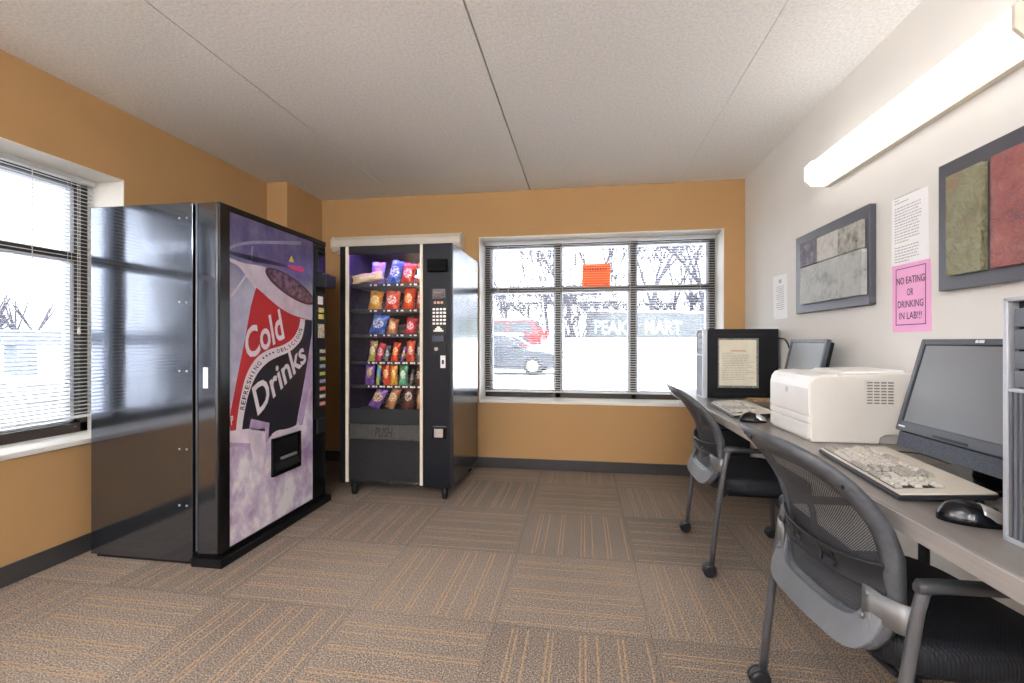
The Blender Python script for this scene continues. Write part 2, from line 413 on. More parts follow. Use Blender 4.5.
def window(idx, axis):
    """axis 'b': back window (spans X, normal Y); 'l': left window (spans Y, normal X)"""
    if axis == 'b':
        F = lambda a, d, z: (a, YB + d, z); a0, a1 = W0, W1
        mul = [(-.253, -.208), (.429, .473)]
    else:
        F = lambda a, d, z: (XL - d, a, z); a0, a1 = L0, L1
        mul = [(L0 + .68, L0 + .725), (L1 - .725, L1 - .68)]
    def bx(b, p, q, d0, d1, z0, z1):
        c0, c1 = F(p, d0, z0), F(q, d1, z1); b.box(c0[0], c1[0], c0[1], c1[1], c0[2], c1[2])
    # reveal lining and sill
    b = MB(); t = .006
    bx(b, a0, a0 + t, 0, D, WZ0, WZ1); bx(b, a1 - t, a1, 0, D, WZ0, WZ1); bx(b, a0 + t, a1 - t, 0, D, WZ1 - t, WZ1)
    struct(b.build('trim_%d' % idx, M_reveal), 'white window reveal')
    b = MB(); bx(b, a0 + t, a1 - t, -.012, D, WZ0 - .018, WZ0 + .008)
    struct(b.build('trim_%d' % (idx + 2), M_reveal, bevel=.004), 'white window sill')
    # window: frame, sash, glass
    fz0, fz1 = WZ0 + .008, WZ1 - t; fr = .042
    A0, A1 = a0 + t, a1 - t
    b = MB(); d0, d1 = D - .035, D + .035
    bx(b, A0, A0 + fr, d0, d1, fz0, fz1); bx(b, A1 - fr, A1, d0, d1, fz0, fz1)
    bx(b, A0, A1, d0, d1, fz0, fz0 + .055); bx(b, A0, A1, d0, d1, fz1 - .04, fz1)
    for m0, m1 in mul: bx(b, m0, m1, d0, d1, fz0, fz1)
    bx(b, A0, A1, d0 + .004, d1, 1.60, 1.637)
    w = b.build('window_%d' % idx, M_bronze, bevel=.002); struct(w, 'bronze framed window')
    edges = [A0 + fr] + [x for m in mul for x in m] + [A1 - fr]
    b = MB(); s = .02
    for i in range(0, len(edges), 2):
        e0, e1 = edges[i], edges[i + 1]
        for z0, z1 in ((fz0 + .055, 1.60), (1.637, fz1 - .04)):
            bx(b, e0, e0 + s, D + .006, d1 + .03, z0, z1); bx(b, e1 - s, e1, D + .006, d1 + .03, z0, z1)
            bx(b, e0, e1, D + .006, d1 + .03, z0, z0 + s * .6); bx(b, e0, e1, D + .006, d1 + .03, z1 - s * .6, z1)
    b.build('sash', M_sash, w)
    b = MB(); bx(b, A0 + fr, A1 - fr, D + .040, D + .044, fz0 + .05, fz1 - .04); b.build('pane', M_glass, w)
    # blind
    base = F((a0 + a1) / 2, D - .075, WZ0 + .06)
    r = thing('window_blind', 'white mini blind hanging in the back window' if axis == 'b' else 'white mini blind hanging in the left wall window', 'blind', base, 'mini blinds')
    dc = D - .085; B0, B1 = A0 + .012, A1 - .012
    b = MB(); bx(b, B0, B1, dc - .02, dc + .02, WZ1 - t - .03, WZ1 - t - .002); b.build('headrail', M_slat, r, bevel=.003)
    zt = WZ1 - t - .045; zb = .668 if axis == 'b' else .705
    n = int((zt - zb) / .0215); b = MB()
    prof = [(-.0125, -.0012), (-.006, .0008), (0, .0014), (.006, .0008), (.0125, -.0012)]
    ti = .13
    for i in range(n):
        zc = zb + .02 + (zt - zb - .02) * i / (n - 1)
        o = len(b.v); pts = []
        for q, h in prof: pts.append((dc + q * math.cos(ti), zc + h + q * math.sin(ti) ))
        vs = [F(B0, p, z) for p, z in pts] + [F(B1, p, z) for p, z in pts]
        b.add(vs, [(k, k + 1, k + 6, k + 5) for k in range(4)], True)
    b.build('slats', M_slat, r, solid=.0006, recalc=False)
    b = MB(); bx(b, B0, B1, dc - .012, dc + .012, zb - .008, zb + .006); b.build('bottom_rail', M_slat, r, bevel=.002)
    for q in (B0 + .12, B0 + .12 + (B1 - B0 - .24) * .333, B0 + .12 + (B1 - B0 - .24) * .667, B1 - .12):
        b = MB()
        for dd in (-.0135, .0135): b.cyl(F(q, dc + dd, zb), F(q, dc + dd, zt + .02), .0009, seg=5)
        b.build('ladder_cord', M_cord, r)
    if axis == 'l':
        b = MB(); q = L1 - .12
        b.cyl(F(q, dc - .03, zt), F(q, dc - .03, 1.2), .0012, seg=6); b.cyl(F(q + .012, dc - .03, zt), F(q + .012, dc - .03, 1.2), .0012, seg=6)
        b.lathe([(.003, 0), (.009, .004), (.006, .03), (.002, .04)], F(q + .006, dc - .03, 1.17)); b.build('pull_cord', M_cord, r)
    b = MB(); q = (B0 + .22) if axis == 'b' else (L1 - .33)
    b.cyl(F(q, dc - .025, zt), F(q, dc - .025, 1.5), .0025, seg=6); b.build('tilt_wand', M_cord, r)
window(1, 'b'); window(2, 'l')
# door behind the camera
b = MB(); b.box(-1.0, -.1, YF, YF + .04, 0, 2.03); dr = struct(b.build('door_1', mat('door_wood', (150, 110, 72), .4, stretch=(1, 1, .1), vscale=20, var=.1)), 'wooden door')
b = MB(); b.cyl((-.2, YF + .04, .95), (-.2, YF + .09, .95), .01); b.cyl((-.2, YF + .085, .95), (-.32, YF + .085, .95), .009); b.build('door_handle', M_silver, dr)

# ------------------------------------------------------------------ light fixtures
def oct_prof(w, h):
    """across height (b) and depth away from the wall (a)"""
    c = .035
    return [(0, -h / 2), (w - c, -h / 2), (w, -h / 2 + c), (w, h / 2 - c), (w - c, h / 2), (0, h / 2)]
def fixture(label, loc, rz, lit, group='wraparound light fixtures', up=False):
    LM = M_lampdim if lit == 2 else M_lampfill
    L = 1.23
    r = thing('light_fixture', label, 'light', loc, group, rz)
    if up: fn = lambda a, bb_, c: (c, bb_, -a)      # under a ceiling, long axis X
    else: fn = lambda a, bb_, c: (c, -a, bb_)       # on a wall behind at y=0, facing -y
    b = MB(); b.prism(oct_prof(.118, .125), fn, -L / 2 + .012, L / 2 - .012); b.build('diffuser', LM if lit else M_lampoff, r, world=False)
    b = MB()
    if up: b.box(-L / 2 + .01, L / 2 - .01, -.078, .078, -.022, -.0)
    else: b.box(-L / 2 + .01, L / 2 - .01, -.03, 0, -.078, .078)
    b.build('housing', M_cream, r, world=False)
    for sx in ((-1, 1)):
        b = MB(); b.prism(oct_prof(.124, .138), fn, sx * L / 2 - sx * .014, sx * L / 2); b.build('end_cap', LM if (lit and sx < 0 and not up) else M_cream, r, world=False, bevel=.003)
    return r
fixture('lit fluorescent fixture glowing white on the right wall', (XR, 2.09, 2.043), -PI / 2, 2)
fixture('switched off cream fixture on back wall above the snack machine', (-1.68, YB, 2.03), 0, False)
fixture('added fill light fixture on the front wall by the door', (-1.7, YF, 2.2), PI, True)  # added fill light, unseen, brightens the room from the front
fixture('added fill light fixture on the front wall near the right corner', (.45, YF, 2.2), PI, True)  # another added fill light on the unseen front wall
fixture('added fill light fixture on the left wall between the window and front wall', (XL, -1.0, 2.2), PI / 2, True)  # added fill light, out of view on the left wall
fixture('added ceiling fill light behind the camera over the aisle', (-.7, -1.3, HT), 0, True, 'added ceiling fill lights', True)  # added unseen ceiling lamp that evens out the room light
fixture('added fill light fixture on the right wall further from the window', (XR, -.2, 2.043), -PI / 2, 2)  # added unseen lamp, as dim as the one in view

# ------------------------------------------------------------------ drink machine
DX, DY0, DY1, DH = -1.8, 2.018, 2.972, 1.832
dm = thing('drink_vending_machine', 'black drink vending machine with a soda can picture on its front', 'vending machine', (-2.17, 2.5, 0))
M_side = m_machine_side('glossy_black_steel', (120, 124, 134), False, .95, .09)
b = MB(); b.box(-2.55, -1.945, DY0, DY1, .018, DH); b.build('cabinet', M_side, dm, bevel=.002)
b = MB(); b.box(-2.53, -1.93, DY0 + .012, DY1 - .012, .0, .0175); b.box(-1.944, -1.770, DY0 - .012, DY1 + .03, .0, .045); b.build('plinth', M_black, dm, bevel=.004)
b = MB(); b.box(-1.95, -1.925, DY0 + .02, DY1 - .02, .06, DH - .015); b.build('door_seal', mat('black_gasket', (6, 6, 7), .8, spec=.1), dm)
b = MB(); b.box(-1.925, DX - .006, DY0 + .002, DY1, .06, DH); door = b.build('door', M_side, dm, bevel=.012, seg=3)
# hinge strip and frame of the door front
pan = (2.089, 2.826, .07, 1.80)
b = MB()
b.box(DX - .008, DX + .006, DY0 + .004, pan[0], .06, DH - .002); b.box(DX - .008, DX + .006, pan[0], DY1, pan[3], DH - .002)
b.box(DX - .008, DX + .006, pan[0], DY1, .055, pan[2]); b.box(DX - .008, DX + .002, pan[1], DY1, pan[2], pan[3])
b.build('door_frame', M_blackgl, door, bevel=.003)
# printed front
M_print = m_panel_print()
b = MB(); b.box(DX - .006, DX - .002, pan[0] + .001, pan[1] - .001, pan[2], pan[3]); panel = b.build('front_picture', M_print, door)
def A(x, y): return (180 + x / 5.694, 190 + y / 5.694)
def Bc(x, y): return (200 + x / 4.879, 300 + y / 4.879)
def Cc(x, y): return (200 + x / 4.2688, 420 + y / 4.2688)
def S(uv, lay=0):
    p = P(uv[0], uv[1], 'x', DX); y = max(pan[0] + .002, min(pan[1] - .002, p.y))
    return Vector((DX - .0018 + lay * .0006, y, max(pan[2], min(pan[3], p.z))))
def art(name, m, pts, lay, parent=panel):
    """printed area as a thin slab of ink on the panel"""
    q = [S(p, lay) for p in pts]; n = len(q)
    b = MB()
    b.add(q + [Vector((DX - .0025, v.y, v.z)) for v in q], [tuple(range(n))] + [(i, (i + 1) % n, n + (i + 1) % n, n + i) for i in range(n)])
    return b.build(name, m, parent)
def curve(pts, k=6):
    """Catmull-Rom through 2-D points"""
    out = []
    for i in range(len(pts) - 1):
        p0 = pts[max(i - 1, 0)]; p1 = pts[i]; p2 = pts[i + 1]; p3 = pts[min(i + 2, len(pts) - 1)]
        for j in range(k):
            t = j / k
            out.append(tuple(.5 * ((2 * p1[q]) + (-p0[q] + p2[q]) * t + (2 * p0[q] - 5 * p1[q] + 4 * p2[q] - p3[q]) * t * t + (-p0[q] + 3 * p1[q] - 3 * p2[q] + p3[q]) * t ** 3) for q in (0, 1)))
    out.append(tuple(pts[-1])); return out
G_red = mat('print_red', (188, 38, 44), .3, var=.06, coat=.3); G_blk = mat('print_black', (30, 30, 42), .3, var=.1, coat=.3)
G_sil = mat('print_silver', (206, 196, 208), .3, var=.07, coat=.3, vscale=14); G_wht = mat('print_white', (236, 228, 234), .3, var=.02, coat=.3)
G_lid = mat('print_lid', (112, 84, 96), .3, var=.45, vscale=30, coat=.3); G_rim = mat('print_lid_rim', (70, 48, 62), .3, var=.2)
G_ice = mat('print_ice', (232, 220, 238), .3, var=.12, vscale=12, coat=.3); G_ice2 = mat('print_ice_shadow', (184, 162, 198), .3, var=.12, vscale=12, coat=.3)
G_arc = mat('print_arc', (140, 142, 172), .3, var=.1); G_navy = mat('print_navy', (46, 48, 74), .3, var=.2)
G_yel = mat('print_yellow', (232, 196, 60), .3)
# sky arcs
art('printed_arc', G_arc, curve([A(282, 322), A(330, 303), A(420, 290), A(560, 290), A(690, 292)]) + curve([A(690, 312), A(560, 308), A(420, 308), A(330, 320), A(284, 340)]), 1)
art('printed_arc', G_arc, curve([A(410, 320), A(402, 410)]) + [A(410, 410), A(420, 322)], 1)
art('printed_shadow', G_navy, curve([A(280, 345), A(400, 372), A(520, 402), A(640, 435)]) + curve([A(640, 448), A(520, 425), A(400, 402), A(280, 362)]), 1)
art('printed_snow', G_sil, curve([A(282, 385), A(360, 415), A(440, 428), A(490, 440)]) + curve([A(470, 540), A(440, 570), A(400, 520), A(340, 440), A(282, 405)]), 1)
art('printed_arc', G_sil, curve([A(378, 480), A(330, 545), A(290, 600)]) + [A(290, 618), A(335, 560), A(384, 485)], 1)
# can
ribo = curve([Bc(175, 640), Bc(185, 560), Bc(200, 470), Bc(225, 370), Bc(270, 290), Bc(330, 245), Bc(400, 222), Bc(450, 190), Bc(480, 140), Bc(490, 90)], 4)
ribi = curve([Bc(205, 635), Bc(215, 560), Bc(240, 450), Bc(280, 360), Bc(330, 305), Bc(385, 275), Bc(440, 250), Bc(490, 200), Bc(508, 140), Bc(512, 97)], 4)
bandb = curve([(256.4, 287.5), (263, 293), (270.7, 300), (282, 309), (294.3, 315.4), (311.7, 320.5)], 4)
lefte = [Bc(250, 30), Bc(220, 200), Bc(185, 370), Bc(150, 550), Bc(145, 590), Bc(150, 640)]
art('printed_can_red', G_red, bandb + [Bc(490, 90)] + ribo[::-1] + lefte[::-1], 2)
art('printed_can_black', G_blk, ribi + [Bc(547, 97), Bc(545, 170), Bc(525, 300), Bc(500, 450), Bc(470, 610), Cc(360, 50), Cc(300, 70), Cc(285, 95), Cc(278, 20), Bc(300, 620), Bc(250, 635)], 2)
art('printed_ribbon', G_wht, ribo + ribi[::-1], 3)
art('printed_can_band', G_sil, [A(480, 445), A(435, 553)] + bandb + [A(752, 640), A(700, 590), A(600, 500)], 3)
def ell(c, a, bx_, ang, n=36):
    return [(c[0] + a * math.cos(t) * math.cos(ang) - bx_ * math.sin(t) * math.sin(ang), c[1] + a * math.cos(t) * math.sin(ang) + bx_ * math.sin(t) * math.cos(ang)) for t in [2 * PI * i / n for i in range(n)]]
c0 = A(625, 548)
art('printed_can_lid', G_rim, ell(c0, 29.5, 8.8, .62), 4)
art('printed_can_lid', G_lid, ell((c0[0] + .6, c0[1]), 26.5, 6.8, .62), 5)
art('printed_ice', G_ice2, [Bc(250, 580), Bc(338, 600), Bc(332, 690), Bc(318, 690), Bc(318, 640), Bc(240, 630)], 5)
art('printed_ice', G_ice, [Cc(122, 48), Cc(200, 38), Cc(278, 36), Cc(280, 120), Cc(262, 240), Cc(240, 215), Cc(215, 105), Cc(122, 95)], 5)
art('printed_ice', G_ice2, curve([Cc(122, 96), Cc(180, 98), Cc(216, 100)]) + curve([Cc(210, 125), Cc(160, 112), Cc(122, 120)]), 6)
art('printed_ice', G_ice, curve([Cc(306, 62), Cc(330, 45), Cc(370, 38), Cc(412, 22), Cc(420, 5)]) + [Cc(424, 45), Cc(400, 52), Cc(330, 72), Cc(304, 82)], 5)
art('printed_can_edge', G_ice2, [Bc(545, 175), Bc(528, 300), Bc(503, 450), Bc(474, 610), Bc(500, 610), Bc(525, 480), Bc(545, 330)], 3)
art('printed_triangle', G_yel, [A(635, 375), A(622, 408), A(650, 412)], 3)
art('printed_red_tag', G_red, [A(612, 430), A(702, 438), A(706, 470), A(640, 455)], 3)
def ptxt(txt, q, lay, m, bold=.0, shear=0., name='printed_lettering'):
    b = MB(); Q = [S(p, lay) for p in q]
    text_add(b, txt, bil(Q), bold, shear); return b.build(name, m, panel, recalc=False)
ptxt('Cold', [Bc(228, 300), Bc(414, 188), Bc(388, 40), Bc(212, 150)], 4, G_wht, .02, 0)
ptxt('Drinks', [Bc(282, 568), Bc(522, 296), Bc(494, 195), Bc(252, 430)], 4, G_wht, .02, 0)
ptxt('P', [Bc(152, 612), Bc(166, 600), Bc(160, 560), Bc(148, 570)], 4, G_wht, .02)
def along(path, t0, t1, txt, hpx, lay):
    """letters set one by one along the ribbon"""
    L = [0]
    for i in range(1, len(path)): L.append(L[-1] + math.dist(path[i], path[i - 1]))
    def at(t):
        d = t * L[-1]
        for i in range(1, len(path)):
            if L[i] >= d or i == len(path) - 1:
                f = (d - L[i - 1]) / (L[i] - L[i - 1]); return tuple(path[i - 1][q] * (1 - f) + path[i][q] * f for q in (0, 1)), tuple(path[i][q] - path[i - 1][q] for q in (0, 1))
    b = MB(); n = len(txt)
    for i, ch in enumerate(txt):
        p0, _ = at(t0 + (t1 - t0) * (i + .1) / n); p1, _ = at(t0 + (t1 - t0) * (i + .85) / n)
        dx, dy = p1[0] - p0[0], p1[1] - p0[1]; l = math.hypot(dx, dy); nx, ny = dy / l, -dx / l
        h = hpx / 2
        if ch == 'I': m_ = ((p0[0] + p1[0]) / 2, (p0[1] + p1[1]) / 2); p0 = (m_[0] - dx * .12, m_[1] - dy * .12); p1 = (m_[0] + dx * .12, m_[1] + dy * .12)
        q = [(p0[0] - nx * h, p0[1] - ny * h), (p1[0] - nx * h, p1[1] - ny * h), (p1[0] + nx * h, p1[1] + ny * h), (p0[0] + nx * h, p0[1] + ny * h)]
        text_add(b, ch, bil([S(w, lay) for w in q]), .01)
    return b.build('printed_lettering', M_inkblack, panel, recalc=False)
mid = [((p[0] + q[0]) / 2, (p[1] + q[1]) / 2) for p, q in zip(ribo, ribi)]
along(mid, .15, .535, 'REFRESHING', 4.2, 4)
along(curve([Bc(370, 252), Bc(400, 243), Bc(425, 233), Bc(450, 215), Bc(470, 191), Bc(485, 162), Bc(494, 132)]), .02, .98, 'DELICIOUS', 3.6, 4)
for q in ((309, 283), (325, 272), (341, 263), (357, 256)):
    art('printed_dot', M_inkblack, ell(Bc(*q), .9, .9, 0, 12), 4)
# can dispensing slot
y0, z0 = 2.41, .335; y1, z1 = 2.675, .56
b = MB(); t = .014
b.box(DX - .004, DX + .016, y0, y1, z0, z0 + t); b.box(DX - .004, DX + .016, y0, y1, z1 - t, z1)
b.box(DX - .004, DX + .016, y0, y0 + t, z0, z1); b.box(DX - .004, DX + .016, y1 - t, y1, z0, z1)
sl = b.build('can_slot', M_blackgl, door, bevel=.004)
b = MB(); b.box(DX - .0035, DX - .0005, y0 + t, y1 - t, z0 + t, z1 - t); b.add([(DX, y0 + t, z0 + .07), (DX, y1 - t, z0 + .07), (DX + .022, y1 - t, z0 + .03), (DX + .022, y0 + t, z0 + .03)], [(0, 1, 2, 3)])
b.build('slot_flap', M_black, sl, solid=.003)
b = MB(); b.box(DX, DX + .014, y0 + .08, y1 - .04, z0 + .085, z0 + .10); b.build('slot_lip', M_silver, sl, bevel=.002)
# selection column
cy0, cy1 = pan[1] + .012, DY1 - .012
cm_ = (cy0 + cy1) / 2
b = MB(); b.box(DX, DX + .012, cy0, cy1, .60, 1.76); colm = b.build('selection_column', M_black, door, bevel=.004)
b = MB(); b.box(DX + .01, DX + .085, cy0 + .012, cy1 + .01, 1.50, 1.585); b.box(DX + .01, DX + .05, cy0 + .02, cy1, 1.585, 1.60); b.build('bill_acceptor', M_dark, colm, bevel=.006)
b = MB(); b.box(DX + .01, DX + .018, cy0 + .02, cy1 - .02, 1.60, 1.745); b.build('coin_recess', M_blackgl, colm, bevel=.003)
b = MB(); b.box(DX + .012, DX + .016, cm_ - .035, cm_ + .02, 1.385, 1.44); b.build('price_label', M_paper, colm)
ybut = mat('yellow_label', (222, 206, 110), .4, var=.15, vscale=40)
for zz in (1.33, 1.285):
    b = MB(); b.box(DX + .012, DX + .018, cm_ - .03, cm_ + .03, zz, zz + .032); b.build('instruction_label', ybut, colm, bevel=.002)
M_pl = m_art('picture_label', [(.35, (190, 50, 50)), (.48, (235, 225, 205)), (.58, (90, 140, 80)), (.66, (230, 200, 90))], 60, .1)
b = MB(); b.box(DX + .012, DX + .017, cm_ - .035, cm_ + .035, 1.155, 1.25); b.build('picture_label', M_pl, colm)
bcols = [(216, 214, 206), (190, 190, 110), (170, 180, 190), (190, 200, 90), (160, 170, 190), (226, 120, 100), (226, 220, 200), (230, 140, 120)]
for i in range(8):
    zz = 1.045 - i * .0505 * (1.02)
    b = MB(); b.box(DX + .012, DX + .024, cm_ - .042, cm_ + .042, zz, zz + .036)
    s_ = b.build('selection_button', M_dark, colm, bevel=.003)
    b = MB(); b.box(DX + .0235, DX + .0255, cm_ - .032, cm_ + .034, zz + .007, zz + .030)
    b.build('flavour_label', mat('flavour_%d' % i, bcols[i], .35, var=.25, vscale=90), s_)
b = MB(); b.box(DX, DX + .018, cy0 + .02, cy1, .50, .60); b.build('coin_return', M_dark, door, bevel=.006)
# side details
for zz in (1.755, 1.33, .98, .585, .30):
    for dx_ in (0, .042):
        b = MB(); b.lathe([(.0055, 0), (.0045, -.003), (.001, -.004)], (-2.02 + dx_, DY0, zz), 'y', 10); b.build('rivet', M_silver, dm)
b = MB(); b.box(-1.885, -1.858, DY0 - .0005, DY0 + .003, .895, 1.0); b.build('white_sticker', M_paper, door)
b = MB(); b.box(-1.925, -1.918, DY0 - .002, DY0 + .004, .075, DH - .01); b.build('door_edge_trim', mat('dull_steel', (110, 112, 118), .35, .6), door)

# ------------------------------------------------------------------ snack machine
SY = 3.13
def X3(u): return P(u, 300, 'y', SY).x
def Z3(u, v): return P(u, v, 'y', SY).z
sx0, sx1 = X3(340), X3(452); SZ0, SZ1 = .085, 1.832; SYB = 3.93
sm = thing('snack_vending_machine', 'black snack vending machine with glass front and lit shelves', 'vending machine', ((sx0 + sx1) / 2, 3.5, 0))
gx0, gx1 = X3(349.2), X3(419.8); gz1 = Z3(385, 253.5); gz0 = Z3(385, 409.5)
M_side2 = m_machine_side('scuffed_black_steel', (112, 116, 126), True, .9, .17)
b = MB(); b.box(sx1 - .03, sx1, SY + .03, SYB, SZ0, SZ1); b.box(sx0, sx0 + .02, SY + .03, SYB, SZ0, SZ1)
b.box(sx0 + .02, sx1 - .03, SYB - .02, SYB, SZ0, SZ1); b.box(sx0 + .02, sx1 - .03, SY + .03, SYB - .02, SZ1 - .03, SZ1)
b.box(sx0 + .02, sx1 - .03, SY + .03, SYB - .02, SZ0, SZ0 + .03)
b.build('cabinet', M_side2, sm, bevel=.003)
M_inner = mat('dark_interior', (60, 54, 76), .5, var=.2, vscale=6)
b = MB(); b.box(gx0 - .02, gx1 + .02, 3.62, 3.63, .5, gz1 + .04); b.box(gx0 - .025, gx0 - .015, SY + .03, 3.62, .5, gz1 + .03); b.box(gx1 + .015, gx1 + .025, SY + .03, 3.62, .5, gz1 + .03)
b.box(gx0 - .02, gx1 + .02, SY + .03, 3.62, gz1 + .03, gz1 + .04)
b.build('interior_liner', M_inner, sm)
# door: left stile, header, lower front, right control panel
b = MB(); b.box(sx0, X3(345.8), SY, SY + .03, SZ0, SZ1)
b.box(X3(348.6), X3(420), SY + .002, SY + .03, gz1, SZ1); b.build('door_frame', M_black, sm, bevel=.003)
b = MB(); b.box(X3(422.8), sx1 - .012, SY, SY + .03, SZ0, SZ1); cp = b.build('control_panel', M_navy, sm, bevel=.004)
b = MB(); b.box(sx1 - .012, sx1 + .001, SY - .002, SY + .032, SZ0, SZ1); b.build('edge_trim', M_dark, sm, bevel=.002)
for ua, ub in ((345.8, 348.6), (420, 422.8)):
    b = MB(); b.box(X3(ua), X3(ub), SY - .006, SY + .012, SZ0 + .01, SZ1 - .005); b.build('cream_strip', M_creamtrim, sm, bevel=.002)
b = MB(); b.box(gx0 + .003, gx1 - .003, SY + .012, SY + .016, gz0, gz1); b.build('glass', m_glass('snack_glass', .05), sm)
# lower front
zA = Z3(385, 424.5); zB = Z3(385, 440); zC = Z3(385, 481)
b = MB(); b.box(X3(348.8), X3(420), SY + .002, SY + .03, zA + .002, gz0); b.build('lower_rail', M_dark, sm, bevel=.004)
b = MB(); b.box(X3(348.8), X3(420), SY - .004, SY + .02, zB + .002, zA); pf = b.build('push_flap', mat('worn_grey_flap', (66, 65, 62), .5, var=.12, vscale=30), sm, bevel=.004)
b = MB(); q = [Vector((X3(375), SY - .0052, zB + .02)), Vector((X3(393), SY - .0052, zB + .02)), Vector((X3(393), SY - .0052, zA - .022)), Vector((X3(375), SY - .0052, zA - .022))]
text_add(b, 'PUSH', bil(q), .01, .25); b.build('push_lettering', M_inkblack, pf, recalc=False)
b = MB(); b.box(X3(348.8), X3(420), SY + .0, SY + .03, zC, zB); b.build('kick_panel', mat('speckled_dark_panel', (34, 34, 36), .55, var=.18, vscale=120, spec=.3), sm, bevel=.003)
# control panel parts
def cpbox(name, m, u0, u1, v0, v1, d0, d1, bev=.002, par=None):
    b = MB(); b.box(X3(u0), X3(u1), SY - d1, SY - d0, Z3((u0 + u1) / 2, v1), Z3((u0 + u1) / 2, v0)); return b.build(name, m, par or cp, bevel=bev)
cpbox('bill_slot_cover', mat('matt_black', (8, 9, 12), .7, spec=.15), 428.5, 447.8, 259.5, 272, 0, .035, .006)
plate = cpbox('keypad_plate', M_black, 430.8, 447, 287.5, 354, 0, .004)
dsp = cpbox('display', M_blackgl, 432.5, 445.5, 289, 299, .004, .008)
b = MB(); q = lambda u, v: Vector((X3(u), SY - .0086, Z3(u, v)))
for r_ in range(2):
    for i in range(5): b.box(X3(434 + i * 2.1), X3(435.2 + i * 2.1), SY - .0088, SY - .008, Z3(435, 293.5 + r_ * 3.5), Z3(435, 292 + r_ * 3.5))
b.build('display_digits', mat('red_digits', (150, 60, 66), .5), dsp)
b = MB()
for i in range(3): b.box(X3(434 + i * 3.4), X3(436.4 + i * 3.4), SY - .006, SY - .004, Z3(435, 303.8), Z3(435, 301.4))
b.build('card_marks', mat('orange_marks', (214, 160, 140), .5), plate)
for r_ in range(5):
    for c_ in range(4):
        u = 433 + c_ * 3.55; v = 308.3 + r_ * 3.6
        b = MB(); b.box(X3(u), X3(u + 2.3), SY - .009, SY - .004, Z3(438, v + 1.9), Z3(438, v)); b.build('key', M_silver, plate)
b = MB()
for q_ in range(3): b.box(X3(433.8 + q_ * 1.6), X3(443.6 - q_ * 1.6), SY - .008, SY - .004, Z3(438, 331.6 - q_ * 1.7), Z3(438, 330 - q_ * 1.7))
b.build('coin_slot', M_silver, plate)
cpbox('bill_tray', mat('dark_blue_plastic', (30, 44, 70), .35), 433, 445, 335.5, 341.5, .004, .022, .003, plate)
b = MB(); b.lathe([(.014, 0), (.014, -.008), (.004, -.012)], (X3(436.5), SY - .004, Z3(436, 349)), 'y', 16); b.build('lock', M_silver, plate)
b = MB(); b.box(X3(440.5), X3(445.5), SY - .003, SY, Z3(443, 368), Z3(443, 355.5)); st = b.build('white_sticker', M_paper, cp)
b = MB(); b.box(X3(442), X3(444), SY - .0035, SY - .003, Z3(443, 364), Z3(443, 360)); b.build('sticker_mark', M_inkblack, st)
cpbox('coin_return', M_blackgl, 432.5, 446.5, 426, 438.5, 0, .012, .004)
cpbox('coin_return_flap', M_silver, 434.7, 443.6, 428.7, 437.2, .012, .016, .002)
for ux, yy in ((352.5, SY + .05), (443.5, SY + .05), (352.5, SYB - .06), (443.5, SYB - .06)):
    x = X3(ux); b = MB(); b.lathe([(.018, 0), (.022, .012), (.026, SZ0)], (x, yy - (.02 if yy < 3.5 else 0), 0), 'z', 14); b.build('leg', M_black, sm)
b = MB(); b.box(gx0 + .02, gx1 - .02, SY + .06, SY + .09, gz1 + .014, gz1 + .026); b.build('lamp_strip', emis('violet_lamp', (176, 130, 255), 12.0), sm)
# shelves
PY = SY + .085     # front of products
rows = [(283.5, 1), (309, 1), (333.3, 1), (360.5, 0), (384, 0), (407.5, 1)]
M_tray = mat('tray_black', (34, 34, 38), .4)
M_tagw = mat('price_tag_white', (235, 235, 235), .5)
trayz = []
for (v, wide) in rows:
    z = P(385, v, 'y', PY).z; trayz.append(z)
    b = MB(); b.box(gx0 - .01, gx1 + .01, PY - .03, 3.6, z - .03, z - .022); b.box(gx0 - .01, gx1 + .01, PY - .035, PY - .03, z - .03, z - .004)
    tr = b.build('tray', M_tray, sm)
    b = MB(); n = 4 if wide else 7
    for i in range(n):
        x = P(367 + (i + .35) * 53 / n, v, 'y', PY - .035).x
        for dx_ in (-.012, .02): b.box(x + dx_, x + dx_ + (.012 if dx_ < 0 else .022), PY - .037, PY - .035, z - .022, z - .01)
    b.build('price_tags', M_tagw, tr)
    b = MB()
    for i in range(n):
        xc = P(367 + (i + .5) * 53 / n, v, 'y', PY).x; rr = .03 if wide else .018
        pts = [(xc + rr * math.cos(t * .5), PY + .05 + t * .0045, z + rr + .01 + rr * math.sin(t * .5)) for t in range(0, 76)]
        b.tube(pts, .0016, 4, cap=False)
    b.build('coils', M_silver, tr)

